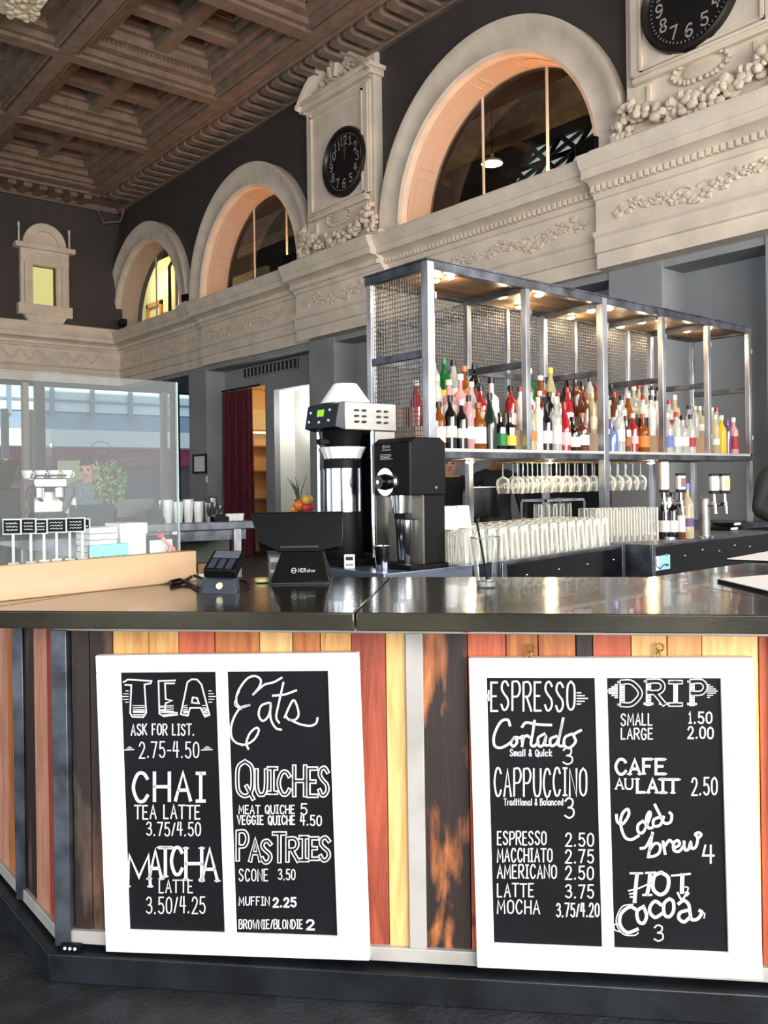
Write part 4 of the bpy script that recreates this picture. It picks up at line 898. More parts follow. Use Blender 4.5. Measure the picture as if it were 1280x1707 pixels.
# timer
P = K+YD*reach(K, YD, 573)+XD*.03; k = sc(P)
tm = thing('digital_timer', 'small white digital timer standing on the worktable edge', 'timer', P, YAW)
MB().box(-9*k, 9*k, 0, .012, 0, 24*k).build('case', M_white, tm, bevel=.003); MB().box(-6*k, 6*k, -.001, 0, 14*k, 20*k).build('display', M_dark, tm); 
for x_ in (-4, 0, 4): MB().box((x_-1.3)*k, (x_+1.3)*k, -.001, 0, 5*k, 8*k).build('button', M_steeld, tm)
# brewer
Bc = K+YD*(reach(K+XD*.05, YD, 572))+XD*.05; k = sc(Bc); b0 = px_of(Bc)[1]
wY = reach(Bc, YD, 520); dX = reach(Bc, XD, 664)
br = thing('coffee_brewer', 'stainless coffee brewer with green display, vented side and paper filters on top', 'coffee brewer', Bc)
z1, z0 = (b0-668)*k, (b0-716)*k
MB().box(.02, dX, 0, wY, z0, z1).build('head', M_inox, br, bevel=.004)
m = MB(); m.extr([(.02, 0, z0), (.02, 0, z1), (-.012, 0, z1-.01), (-.03, 0, z0+.012)], (0, wY, 0)); pn = m.build('control_panel', mat('control_black', (34, 40, 48), .35), br, bevel=.003)
def cp(u, v, l=.0012): return Vector((-.03+.018*v-l, u*wY, z0+.012+(z1-z0-.022)*v))
MB().add([cp(.42, .5), cp(.64, .5), cp(.64, .8), cp(.42, .8)], [(0, 1, 2, 3)]).build('display', glow('green_display', (150, 214, 60), 1.0), pn, smooth=0)
for u, v in ((.86, .7), (.88, .3), (.55, .25), (.25, .3), (.25, .75)): MB().ball(cp(u, v), .004, .009, .006).build('button', M_chalk, pn)
for c_ in range(2):
    for j in range(3):
        for q in range(2):
            xx = dX*(.27+.40*c_+.13*q); zz = z0+(z1-z0)*(.30+.2*j); MB().ball((xx, -.001, zz), dX*.05, .009, (z1-z0)*.05, 10, 6).build('vent_louver', M_chrome, br)
MB().box(dX*.62, dX, .01, wY-.01, .03, z0).build('column', M_inox, br, bevel=.003)
MB().box(0, dX, 0, wY, 0, .03).build('base', M_black, br, bevel=.004)
for x_, y_ in ((.03, wY-.02), (dX*.62-.012, .015)): MB().cyl((x_, y_, .03), (x_, y_, z0), .009, n=10).build('support_rod', M_chrome, br)
MB().box(dX*.60, dX*.62, .03, wY-.03, .05, z0-.01).build('back_panel', M_black, br)
cx, cy = dX*.30, wY*.50
MB().lathe([(.035, z0-.17), (.06, z0-.16), (.085, z0-.03), (.095, z0)], 24, (cx, cy, 0)).build('brew_funnel', M_black, br)
MB().box(cx-.13, cx-.06, cy-.015, cy+.015, z0-.06, z0-.035).build('funnel_handle', M_black, br, bevel=.004)
sv = thing('coffee_server', 'steel insulated coffee server with black lid and base inside the brewer', 'coffee server', Bc+Vector((cx, cy, .03)))
ks = sc(Bc+Vector((cx, cy, 0))); s0 = px_of(Bc+Vector((cx, cy, .03)))[1]; zz = lambda y: (s0-y)*ks
MB().lathe([(.088, 0), (.09, .01), (.088, zz(852))], 28).build('stand', M_black, sv)
MB().lathe([(.088, zz(852)), (.088, zz(781))], 32).build('body', M_chrome, sv)
MB().lathe([(.090, zz(781)), (.088, zz(768)), (.07, zz(762)), (.03, zz(758)), (0, zz(757))], 28).build('lid', M_black, sv)
MB().tube([(-.05*cos(a)-.02, .05*sin(a), zz(772)+.03*abs(sin(a))) for a in [pi*i/10 for i in range(11)]], .006, 7).build('bail_handle', M_chrome, sv)
MB().box(-.105, -.085, -.012, .012, zz(900), zz(872)).build('tap', M_blackg, sv)
fl_ = thing('paper_filter', 'white fluted paper filter rim sitting on the coffee server lid', 'coffee filter', Bc+Vector((cx, cy, .03+zz(769))))
MB().lathe([(.072, 0), (.085, .03), (.10, .062), (.098, .062), (.082, .03), (.07, .002)], 72, flute=.09, nf=18, caps=(False, False)).build('filter', M_paper, fl_, smooth=60)
fs = thing('filter_stack', 'upturned stack of white paper filters on top of the brewer', 'coffee filters', Bc+Vector((dX*.36, wY*.5, z1)))
MB().lathe([(.110, 0), (.107, .010), (.052, .088), (.0, .09)], 60, flute=.0, nf=20).build('stack', M_paper, fs, smooth=30)
# bowl with fruit and twigs beyond the register
P = on_x(500, 852, Bc.x+.16); P = Vector((P.x, P.y, 1.05)); k = sc(P); p0 = px_of(P)[1]
fb = thing('fruit_bowl', 'tall dark bowl on the worktable heaped with fruit', 'bowl', P); zr = (p0-856)*k
MB().lathe([(.05, 0), (.06, .02), (.075, zr*.6), (.085, zr), (.08, zr), (.06, zr*.6), (0, zr*.55)], 22).build('bowl', mat('dark_wood', (58, 40, 30), .4), fb)
for dx_, dy_, r_, c_, n_, lb in ((500, 842, .030, (232, 122, 44), 'orange', 'round orange fruit heaped in the dark bowl'), (513, 833, .026, (240, 196, 84), 'lemon', 'yellow lemon on top of the fruit heap'), (513, 846, .027, (206, 58, 58), 'apple', 'red apple at the right of the fruit heap'), (491, 848, .022, (226, 150, 60), 'tangerine', 'small tangerine at the left of the fruit heap')):
    q = on_x(dx_, dy_, P.x); t = thing(n_, lb, 'fruit', q); MB().ball((0, 0, 0), r_, r_, r_*.95, 16, 10).build('flesh', mat(n_+'_skin', c_, .4, bump=(60, .1)), t, smooth=80); MB().cyl((0, 0, r_*.9), (.002, 0, r_*1.15), .003, n=6).build('stalk', mat('stalk', (70, 60, 30), .7), t)
q = on_x(498, 828, P.x+.06); q.z = 1.05
tw = thing('vase_of_twigs', 'slim vase of dark green twigs behind the fruit bowl', 'plant', q)
hz = (px_of(q)[1]-830)*k
MB().lathe([(.03, 0), (.035, .1), (.02, hz)], 14).build('vase', M_black, tw)
for i in range(9):
    a = random.uniform(0, 6.28); b_ = random.uniform(.02, .06); m = MB(); m.tube([(0, 0, hz-.02), (b_*.4*cos(a), b_*.4*sin(a), hz+.05), (b_*cos(a), b_*sin(a), hz+.07+random.random()*.05)], [.003, .003, .0012], 5); m.build('twig', mat('twig_green', (66, 74, 48), .7), tw)

# ================================================================== STEEL BOTTLE CAGE
CX = [3.14, 3.94, 4.705, 5.41, 6.03, 6.66]; CYF, CYB = 3.37, 3.86; ZS, ZTOP, ZUB = 1.588, 2.60, 1.04
cage = thing('bottle_cage', 'long steel and wire mesh bottle cage with lit timber roof', 'bottle cage', (3.14, CYF, ZUB))
co = Vector((3.14, CYF, ZUB))
def cbox(m, x0, x1, y0, y1, z0, z1, mi=0): return m.box(x0-co.x, x1-co.x, y0-co.y, y1-co.y, z0-co.z, z1-co.z, mi)
for i, x_ in enumerate(CX):
    r = .026 if i in (0, 2) else .02
    cbox(MB(), x_-r, x_+r, CYF-r, CYF+r, ZUB if i in (0, 2, 5) else ZS, ZTOP).build('post', M_steel, cage, bevel=.003)
    cbox(MB(), x_-.02, x_+.02, CYB-.02, CYB+.02, ZUB, ZTOP).build('post', M_steel, cage, bevel=.003)
    cbox(MB(), x_-.016, x_+.016, CYF+r, CYB-.02, 2.085, 2.125).build('side_rail', M_steeld, cage, bevel=.002)
    for z_ in (1.70, 2.40): cbox(MB(), x_+r, x_+r+.012, CYF-r-.004, CYF-.004, z_, z_+.035).build('hinge', M_chrome, cage)
for y_ in (CYF, CYB):
    cbox(MB(), CX[0]-.025, CX[-1]+.025, y_-.024, y_+.024, ZTOP-.045, ZTOP+.005).build('top_rail', M_steeld, cage, bevel=.002)
    cbox(MB(), CX[0]-.025, CX[-1]+.025, y_-.024, y_+.024, ZS-.055, ZS-.018).build('shelf_rail', M_steeld, cage, bevel=.002)
for x_ in (CX[0], CX[-1]):
    cbox(MB(), x_-.024, x_+.024, CYF+.024, CYB-.024, ZTOP-.045, ZTOP+.004).build('top_rail', M_steeld, cage, bevel=.002)
M_rail = mat('pale_shelf_edge', (205, 202, 196), .35, .4)
cbox(MB(), CX[0]-.02, CX[-1]+.02, CYF-.02, CYB+.02, ZS-.018, ZS).build('shelf', M_rail, cage)
M_roof = mat('warm_timber_roof', (122, 98, 76), .55, noise=(4, .2), stretch=(.3, 3, 3))
cbox(MB(), CX[0], CX[-1], CYF+.024, CYB-.024, ZTOP-.03, ZTOP-.008).build('roof_panel', M_roof, cage)
cbox(MB(), CX[0]-.03, CX[-1]+.03, CYF-.03, CYB+.03, ZTOP+.005, ZTOP+.014).build('roof_sheet', M_steeld, cage)
for x_ in CX[1:-1]: cbox(MB(), x_-.018, x_+.018, CYF+.024, CYB-.024, ZTOP-.065, ZTOP-.03).build('roof_beam', M_steeld, cage)
M_riser = mat('riser_timber', (150, 126, 100), .5)
for j, (y0, y1, zz_) in enumerate(((CYF+.15, CYF+.29, .13), (CYF+.29, CYF+.45, .25))): cbox(MB(), CX[0]+.03, CX[-1]-.03, y0, y1, ZS, ZS+zz_).build('riser', M_riser, cage)
M_wire = mat('mesh_wire', (112, 108, 104), .55, .4)
def mesh_panel(o, u, v, W_, H_, n_u, n_v, r=.0022):
    m = MB(); o = Vector(o)-co; u = Vector(u); v = Vector(v)
    for i in range(n_u+1): m.bar(o+u*(W_*i/n_u), o+u*(W_*i/n_u)+v*H_, r*2, r*2)
    for j in range(n_v+1): m.bar(o+v*(H_*j/n_v), o+v*(H_*j/n_v)+u*W_, r*2, r*2)
    return m.build('mesh_panel', M_wire, cage, smooth=0)
for i in range(5):
    xm = (CX[i]+CX[i+1])/2
    if i < 4 or True:
        for a, b in ((CX[i]+.02, xm-.012), (xm+.012, CX[i+1]-.02)):
            if i == 4: continue
            mesh_panel((a, CYB+.005, ZS+.05), (1, 0, 0), (0, 0, 1), b-a, ZTOP-.05-ZS-.05, int((b-a)/.021), 40, .0019)
        if i < 4: cbox(MB(), xm-.014, xm+.014, CYB-.014, CYB+.014, ZS, ZTOP-.04).build('mesh_stile', M_steel, cage, bevel=.002)
        if i < 4: cbox(MB(), CX[i]+.02, CX[i+1]-.02, CYB-.02, CYB-.004, 2.09, 2.125).build('mesh_rail', M_steeld, cage)
for a, b in ((ZS+.02, 2.085), (2.125, ZTOP-.05)):
    mesh_panel((CX[0], CYF+.03, a), (0, 1, 0), (0, 0, 1), CYB-CYF-.06, b-a, 20, int((b-a)/.026), .0019)
# puck lights in the roof and under the shelf
M_puck = glow('warm_led', (255, 226, 170), 22)
pucks = []
for px_, py_ in ((725, 468), (766, 458), (838, 495), (911, 489), (866, 512), (985, 519), (1025, 513), (950, 530), (1070, 537), (1110, 530), (1032, 545), (1145, 552), (1185, 547), (1103, 556)):
    q = on_z(px_, py_, ZTOP-.04); q.y = min(max(q.y, CYF+.07), CYB-.07); q.x = min(max(q.x, CX[0]+.1), CX[-1]-.1); pucks.append(q)
for q in pucks:
    p = q-co; pk = MB().cyl(p, p+Vector((0, 0, .012)), .036, n=18).build('puck_light', M_chrome, cage)
    MB().ball(p, .030, .030, .012, 14, 6).build('lens', M_puck, pk)
    lamp('puck_lamp', 'POINT', q+Vector((0, 0, -.045)), 2.0, (1, .74, .44), radius=.02)
for px_, py_ in ((783, 771), (915, 771), (1085, 772)):
    q = on_y(px_, py_, CYF+.10); q.z = ZS-.072; p = q-co
    pk = MB().cyl(p, p+Vector((0, 0, .014)), .032, n=16).build('puck_light', M_chrome, cage); MB().ball(p, .027, .027, .010, 12, 6).build('lens', M_puck, pk)
    lamp('puck_lamp', 'POINT', q+Vector((0, 0, -.03)), 2.2, (1, .74, .42), radius=.02)
cbox(MB(), CX[0]+.03, CX[-1]-.03, CYF+.03, CYF+.16, ZS-.058, ZS-.050).build('lower_panel', M_roof, cage)

# ------------------------------------------------------------------ bottles: each one a thing with cap and label
COL = {'green': (28, 110, 52), 'dark green': (22, 40, 30), 'black': (14, 14, 17), 'amber': (150, 84, 36), 'clear': (232, 232, 226), 'red': (150, 30, 36), 'orange': (206, 112, 40), 'yellow': (232, 200, 60),
       'blue': (92, 108, 168), 'brown': (92, 46, 26), 'pink': (222, 170, 172), 'white': (214, 210, 202), 'purple': (92, 60, 110), 'pale straw': (222, 208, 170)}
def bmat(c_):
    n = c_+' bottle glass'
    if c_ == 'clear': return glass(n, (236, 238, 234), .34, (232, 232, 226), rough=.05)
    if c_ == 'pale straw': return glass(n, (236, 224, 190), .45, COL[c_], rough=.05)
    if c_ in ('amber', 'orange', 'yellow', 'green', 'pink'): return glass(n, tuple(min(255, x+30) for x in COL[c_]), .62, COL[c_], rough=.06)
    return mat(n, COL[c_], .12, coat=.4)
SHAPE = {'tall': [(.92, 0), (1, .01), (1, .60), (.9, .67), (.45, .76), (.34, .80), (.34, .985), (.40, .99), (.40, 1)],
         'sloped': [(.92, 0), (1, .01), (1, .42), (.92, .52), (.6, .68), (.36, .80), (.31, .97), (.38, .98), (.38, 1)],
         'squat': [(.92, 0), (1, .02), (1, .55), (.92, .62), (.36, .70), (.30, .74), (.30, .97), (.40, .98), (.40, 1)],
         'slim': [(.92, 0), (1, .01), (1, .66), (.88, .74), (.5, .82), (.42, .86), (.42, 1)],
         'square': [(.98, 0), (1, .02), (1, .62), (.90, .68), (.38, .74), (.34, .78), (.34, 1)]}
RAD = {'tall': .037, 'sloped': .042, 'squat': .047, 'slim': .031, 'square': .040}
PROTO = {}
def bottle(shape, h, col, lab, cap, loc, label, group):
    key = (shape, round(h, 2), col, lab, cap); R_ = RAD[shape]
    if key in PROTO: return dup(PROTO[key], loc, random.uniform(0, 1.5), label, group)
    t = thing('bottle', label, 'bottle', loc, 0, group)
    n = 8 if shape == 'square' else 16
    MB().lathe([(r*R_, z*h) for r, z in SHAPE[shape]], n).build('body', bmat(col), t, smooth=40)
    rn = SHAPE[shape][-1][0]*R_+.002
    MB().lathe([(rn, .90*h), (rn, 1.015*h), (rn*.8, 1.02*h), (0, 1.02*h)], 10).build('cap', mat(cap+' cap', COL.get(cap, (180, 150, 80)), .4), t)
    la, lb_ = random.uniform(.10, .24), random.uniform(.36, .50)
    if lab: MB().lathe([(R_*1.015, la*h), (R_*1.015, lb_*h)], n, caps=(False, False)).build('paper_label', mat(lab+' label', COL.get(lab, (230, 225, 210)), .6), t)
    PROTO[key] = t; return t
ORD = ['first', 'second', 'third', 'fourth', 'fifth', 'sixth', 'seventh', 'eighth', 'ninth', 'tenth', 'eleventh', 'twelfth']
BAY = ['left end bay', 'second bay', 'middle bay', 'fourth bay', 'right end bay']
ROWN = ['front row', 'middle row', 'back row']
front = [[(733, 'tall', .26, 'amber', 'white', 'black'), (750, 'tall', .30, 'black', 'white', 'black'), (768, 'tall', .28, 'black', 'white', 'white'), (783, 'slim', .31, 'pink', 'white', 'black'), (798, 'squat', .27, 'amber', 'white', 'amber'), (816, 'sloped', .33, 'dark green', None, 'black'), (833, 'square', .22, 'black', 'green', 'black'), (847, 'square', .22, 'black', 'yellow', 'black'), (860, 'tall', .24, 'orange', None, 'brown')],
         [(887, 'slim', .28, 'pale straw', 'orange', 'red'), (895, 'slim', .33, 'white', None, 'white'), (910, 'tall', .29, 'black', 'white', 'black'), (926, 'tall', .34, 'clear', 'white', 'white'), (941, 'sloped', .31, 'red', 'pink', 'red'), (953, 'squat', .22, 'black', 'white', 'black'), (966, 'squat', .25, 'brown', 'white', 'amber'), (981, 'square', .24, 'brown', 'pale straw', 'black')],
         [(1020, 'squat', .21, 'blue', None, 'blue'), (1031, 'tall', .32, 'clear', 'white', 'white'), (1045, 'square', .25, 'brown', 'amber', 'brown'), (1056, 'tall', .27, 'red', 'pink', 'white'), (1070, 'squat', .27, 'amber', 'orange', 'amber'), (1084, 'tall', .30, 'amber', 'pale straw', 'white')],
         [(1114, 'tall', .29, 'clear', 'blue', 'white'), (1126, 'tall', .30, 'clear', 'white', 'red'), (1138, 'squat', .28, 'clear', 'white', 'black'), (1150, 'tall', .29, 'clear', 'red', 'black'), (1162, 'tall', .29, 'clear', 'red', 'black')],
         [(1191, 'slim', .30, 'pale straw', 'white', 'white'), (1202, 'tall', .30, 'yellow', None, 'white'), (1213, 'slim', .27, 'purple', None, 'purple'), (1222, 'tall', .29, 'pink', 'red', 'white')]]
pal = [['clear', 'amber', 'brown', 'clear', 'red', 'white', 'dark green', 'clear', 'pink', 'black', 'pale straw'], ['clear', 'red', 'amber', 'clear', 'black', 'brown', 'brown', 'clear', 'pale straw', 'white'], ['dark green', 'amber', 'brown', 'black', 'clear', 'amber', 'pale straw', 'clear'], ['clear', 'clear', 'white', 'black', 'clear', 'pale straw', 'clear'], ['clear', 'white', 'clear', 'pale straw']]
backfix = {(0, 2): [(738, 'tall', .31, 'green', 'yellow', 'green'), (724, 'tall', .32, 'clear', 'white', 'black'), (757, 'sloped', .31, 'clear', 'white', 'black'), (771, 'squat', .28, 'amber', 'orange', 'orange'), (788, 'tall', .30, 'black', 'red', 'black'), (804, 'tall', .31, 'clear', 'white', 'black'), (826, 'sloped', .34, 'green', 'white', 'pink'), (843, 'squat', .27, 'clear', 'red', 'white'), (860, 'slim', .33, 'black', None, 'black')],
           (1, 2): [(884, 'tall', .31, 'green', None, 'white'), (901, 'squat', .27, 'amber', 'black', 'white'), (917, 'sloped', .33, 'pale straw', 'white', 'yellow'), (934, 'tall', .28, 'red', 'white', 'black'), (952, 'square', .28, 'amber', 'orange', 'black'), (976, 'tall', .28, 'purple', 'white', 'white')]}
for bi in range(5):
    x0, x1 = CX[bi]+.06, CX[bi+1]-.05
    for ri in range(3):
        yy = CYF+(.085, .22, .37)[ri]; zz_ = ZS+(0, .13, .25)[ri]; lst = []
        if ri == 0: lst = [(on_y(p, 745, yy).x,)+tuple(r_) for p, *r_ in front[bi]]
        elif (bi, ri) in backfix: lst = [(on_y(p, 640, yy).x,)+tuple(r_) for p, *r_ in backfix[(bi, ri)]]
        else:
            if bi == 4 and ri == 2: continue
            n = int((x1-x0)/.085)
            for i in range(n):
                c_ = random.choice(pal[bi]); sh = random.choice(['tall', 'tall', 'sloped', 'squat', 'square', 'slim'])
                lst.append((x0+(x1-x0)*(i+.5)/n+random.uniform(-.005, .005), sh, random.choice([.26, .28, .30, .32]) if bi < 4 else .25, c_, random.choice(['white', 'pale straw', 'red', 'white', 'white', 'black', None]), random.choice(['black', 'white', 'red', 'black', 'black', 'pale straw'])))
        lst.sort(); cur = -9
        lst2 = []
        for e in lst:
            x = max(e[0], cur+RAD[e[1]]+.001, x0-.03+RAD[e[1]]*.6)
            if x+RAD[e[1]] > CX[bi+1]-.015: continue
            cur = x+RAD[e[1]]; lst2.append((x,)+e[1:])
        for i, (x, sh, h, c_, lb, cp_) in enumerate(lst2):
            L_ = '%s %s bottle, %s from left, %s, %s of bottle cage' % (sh, c_, ORD[i], ROWN[ri], BAY[bi])
            bottle(sh, h, c_, lb, cp_, Vector((x, yy+random.uniform(-.008, .008), zz_)), L_, 'bottles in the cage, %s' % BAY[bi])
# boxed bottles seen through the left mesh
for i, (yy, c_, lb) in enumerate(((3.52, (196, 150, 110), 'tan carton standing behind the left mesh of the bottle cage'), (3.68, (232, 190, 176), 'pink and white carton behind the left mesh of the bottle cage'))):
    pass

# ================================================================== BACK BAR UNDER THE CAGE
bb = thing('back_bar_cabinet', 'low dark back bar cabinet standing under the bottle cage', 'cabinet', (4.9, 3.62, 0))
MB().box(-1.95, 1.95, -.38, .38, 1.0, ZUB).build('top', M_steeld, bb, bevel=.003); MB().box(-1.92, 1.92, -.36, .36, .0, 1.0).build('carcass', M_black, bb)
for i in range(5): MB().box(-1.9+i*.76, -1.9+i*.76+.74, -.375, -.36, .1, .95).build('door', M_blackg, bb, bevel=.003)
U0_, U1_ = on_z(834, 938, 1.06), on_z(1040, 907.5, 1.06); V0_, V1_ = on_z(1084, 909, 1.06), on_z(1285, 885, 1.06)
def run(name, label, p0, p1, depth, z=1.06):
    d = p1-p0; a = math.atan2(d.y, d.x); r = thing(name, label, 'bar station', Vector((p0.x, p0.y, 0)), a); L_ = d.length
    MB().box(0, L_, 0, depth, z-.05, z).build('top', M_steeld, r, bevel=.003); MB().box(.01, L_-.01, .02, depth-.02, .1, z-.05).build('cabinet', M_black, r)
    MB().box(.004, L_-.004, -.006, .012, z-.26, z-.012).build('front_panel', M_blackg, r, bevel=.004)
    for s_ in (.02, L_-.02): MB().box(s_-.018, s_+.018, -.009, depth, z-.26, z+.002).build('end_upright', M_steeld, r, bevel=.002)
    return r, L_
st1, L1_ = run('glass_station', 'black underbar station carrying rows of glasses, nearer the grinder', U0_, U1_, .46)
st2, L2_ = run('tap_station', 'black underbar station with a blue sticker, below the beer taps', V0_, V1_, .55)
for i in range(6): MB().ball((.15+i*.2, -.007, 1.0-.02*(i % 2)), .008, .004, .008).build('rivet', M_chrome, st2)
for i in range(4): MB().ball((.2+i*.28, -.007, .99), .008, .004, .006).build('rivet', M_chrome, st1)
x0, x1 = [reach(V0_, (cos(st2.rotation_euler.z), sin(st2.rotation_euler.z), 0), p) for p in (1086, 1114)]
k2 = sc(V0_)
sk_ = MB().box(x0, x1, -.0085, -.0065, 1.06-.135, 1.06-.060).build('sticker', mat('pale_blue_sticker', (150, 200, 226), .4), st2, smooth=0)
m = MB(); fs2 = lambda x, y, l: Vector((x, -.0092, y)); sw = x1-x0
ribbon(m, crom([(x0+sw*.2, .985), (x0+sw*.18, .95), (x0+sw*.4, .935), (x0+sw*.62, .95), (x0+sw*.85, .942)]), .006, fs2, 0); ribbon(m, [(x0+sw*.75, .952), (x0+sw*.9, .945)], .006, fs2, 0); m.build('mark', M_dark, sk_, smooth=0)
MB().box(x0, x0+sw*.3, -.0088, -.0084, .925, 1.0).build('white_band', M_paper, sk_, smooth=0)
# glass tumblers in rows, mouths down
def tumbler(name, label, h, r0, r1, loc, group, m_=None):
    t = thing(name, label, 'glass', loc, 0, group)
    MB().lathe([(r0, 0), (r1, h-.004), (r1*.96, h)], 14, caps=(False, True)).build('bowl', m_ or M_tumbler, t, smooth=50)
    MB().lathe([(r0*1.02, 0), (r0*1.02, .004), (r0*.97, .004)], 14, caps=(False, False)).build('rim', MATS['thick_glass'], t); return t
du = (U1_-U0_).normalized(); dn = Vector((-du.y, du.x, 0)); pt = None
lbl = 'upturned clear pint glass in the packed rows on the station beside the grinder'
xs0 = reach(U0_, du, 792); q0 = U0_+du*xs0
for j in range(4):
    n = 15
    for i in range(n):
        q = U0_+du*(xs0+.03+i*.087+(j % 2)*.02)+dn*(.075+j*.088); q.z = 1.06+.0
        if (q-U0_).dot(du) > L1_-.09: continue
        if pt is None: pt = tumbler('tumbler', lbl, .145, .043, .033, q, 'upturned pint glasses in rows')
        else: dup(pt, q)
# glass rack at the left end, short tumblers
rk = on_z(768, 938, 1.05); rk.z = 1.05
pt2 = None; lbl2 = 'short upturned tumbler on the worktable between grinder and pint glasses'
for j in range(2):
    for i in range(4):
        q = K+XD*(reach(K, XD, 752)+i*.068)+YD*(.09+j*.075)
        for lv in range(2):
            p = q+Vector((0, 0, lv*.082))
            if pt2 is None: pt2 = tumbler('tumbler', lbl2, .08, .033, .027, p, 'short tumblers stacked two high')
            else: dup(pt2, p)
# tall glasses on the right of the cage post
pt3 = None; lbl3 = 'tall clear highball glass standing in the row right of the thick cage post'
for j in range(2):
    for i in range(11):
        q = on_z(1016+i*9.6, 905-i*.4, 1.06); q = Vector((q.x, q.y, 1.06))+Vector((-.02, .075+j*.08, 0))
        if pt3 is None: pt3 = tumbler('highball_glass', lbl3, .185, .030, .028, q, 'highball glasses in a row')
        else: dup(pt3, q)
hl = thing('glass_rack', 'wire rack of pale glasses behind the thick cage post', 'glass rack', on_z(968, 893, 1.06)+Vector((.1, .35, 0)))
MB().box(0, .42, 0, .02, .0, .02).box(0, .42, .2, .22, 0, .02).box(0, .02, 0, .22, 0, .02).box(.4, .42, 0, .22, 0, .02).build('base_frame', M_steel, hl)
MB().box(0, .42, 0, .012, .20, .215).box(0, .42, .208, .22, .2, .215).box(0, .012, 0, .22, .2, .215).box(.408, .42, 0, .22, .2, .215).build('top_frame', M_steel, hl)
for x_ in (.006, .414):
    for y_ in (.006, .214): MB().box(x_-.005, x_+.005, y_-.005, y_+.005, .02, .2).build('upright', M_steel, hl)
for i in range(5): dup(pt3, hl.location+Vector((.05+i*.078, .11, .0)), label='tall clear highball glass inside the wire rack behind the thick cage post', group='highball glasses in the rack')
# two white paper cups
for i, px_ in enumerate((796, 813)):
    q = on_z(px_, 884, 1.206); q.z = 1.206+.0
    qq = U0_+du*(xs0+.03+(i)*.096+.01)+dn*(.075+1*.088); qq.z = 1.206
    t = thing('paper_cup', 'upturned white paper cup resting on the pint glasses, %s of two' % ('left' if i == 0 else 'right'), 'paper cup', qq)
    MB().lathe([(.042, 0), (.032, .095), (.030, .097), (0, .095)], 20).build('cup', M_paper, t); MB().lathe([(.0425, 0), (.044, .003), (.0425, .006)], 20, caps=(False, False)).build('rolled_rim', M_paper, t)
# hanging wine glasses and rack
wr = thing('glass_hanger', 'warm metal hanging rack for stemmed glasses under the cage shelf', 'glass hanger', (on_y(850, 775, 3.5).x, 3.5, ZS-.075))
xe = on_y(1055, 775, 3.5).x-wr.location.x
for y_ in (-.075, -.045, .045, .075): MB().box(-.03, xe+.03, y_-.004, y_+.004, 0, .006).build('rail', mat('brass_rail', (206, 170, 100), .3, .8), wr)
for x_ in (0, xe*.5, xe): MB().box(x_-.006, x_+.006, -.08, .08, .006, .012).build('cross_bar', M_steeld, wr); MB().box(x_-.005, x_+.005, -.005, .005, .012, .022).build('hanger', M_steeld, wr)
pw = None; n = int(xe/.088)
for j, y_ in enumerate((-.06, .06)):
    for i in range(n+1):
        q = Vector((wr.location.x+i*xe/n, 3.5+y_, wr.location.z-.205+.016))
        if pw is None:
            pw = thing('wine_glass', 'stemmed wine glass hanging upside down from the rack under the cage shelf', 'wine glass', q, 0, 'hanging wine glasses')
            MB().lathe([(.031, 0), (.040, .03), (.043, .06), (.036, .088), (.014, .102), (.0045, .108)], 14, caps=(False, False)).build('bowl', M_tumbler, pw, smooth=60)
            MB().cyl((0, 0, .106), (0, 0, .186), .004, n=7).build('stem', MATS['thick_glass'], pw); MB().lathe([(.004, .186), (.034, .191), (.034, .1925), (0, .193)], 16).build('foot', MATS['thick_glass'], pw)
        else: dup(pw, q)
# beer taps
def tower(px_, py_, label, handles, hgt):
    q = on_z(px_, py_, 1.06); q.z = 1.06; q.y += .03; k = sc(q)
    t = thing('beer_tower', label, 'beer tap', q, YAW)
    MB().cyl((0, 0, 0), (0, 0, .012), .05, n=22).build('flange', M_chrome, t); MB().cyl((0, 0, .012), (0, 0, hgt), .030, n=20).ball((0, 0, hgt), .030, .030, .016, 18, 6).build('column', M_inox, t)
    for i, (dx_, c_, c2, hh_) in enumerate(handles):
        f_ = MB().cyl((dx_*.2, 0, hgt-.035), (dx_, -.06, hgt-.03), .012, n=10).cyl((dx_, -.06, hgt-.02), (dx_, -.075, hgt-.085), .010, .008, 10).cyl((dx_, -.06, hgt-.035), (dx_, -.055, hgt+.03), .009, n=10).build('faucet', M_chrome, t)
        hd = MB().box(dx_-.022, dx_+.022, -.075, -.04, hgt+.045, hgt+.045+hh_).build('tap_handle', mat('handle_%d_%d_%d' % c_, c_, .4), t, bevel=.004)
        MB().box(dx_-.0235, dx_+.0235, -.077, -.038, hgt+.03, hgt+.046).box(dx_-.0235, dx_+.0235, -.077, -.038, hgt+.045+hh_, hgt+.058+hh_).build('collar', M_black, hd)
        MB().box(dx_-.004, dx_+.0225, -.0765, -.074, hgt+.06, hgt+.03+hh_).build('badge', mat('badge_%d_%d_%d' % c2, c2, .4), hd)
tower(1122, 898, 'steel beer tower with a tall pale handle and a white handle, beside the wine bottles', [(-.04, (226, 200, 170), (206, 222, 216), .16), (.055, (230, 228, 226), (110, 30, 34), .08)], .235)
tower(1183, 897, 'steel beer tower with two white handles, farther right', [(.035, (236, 238, 236), (214, 224, 220), .085), (.095, (214, 210, 200), (232, 190, 80), .085)], .225)
for px_, c_, lb, h, lbl_ in ((1134, 'black', 'white', .26, 'dark wine bottle with white label standing by the left beer tower'), (1148, 'black', 'white', .26, 'dark wine bottle with a figured white label, second from the left tower'), (1163, 'brown', 'white', .29, 'dark red capped wine bottle left of the blue topped bottle'), (1173, 'pale straw', 'purple', .31, 'pale wine bottle with blue capsule by the right beer tower')):
    q = on_z(px_, 899, 1.06); q.z = 1.06; q.y += .10; bottle('tall', h, c_, lb, {'brown': 'red', 'pale straw': 'blue'}.get(c_, 'black'), q, lbl_, 'wine bottles by the beer taps')
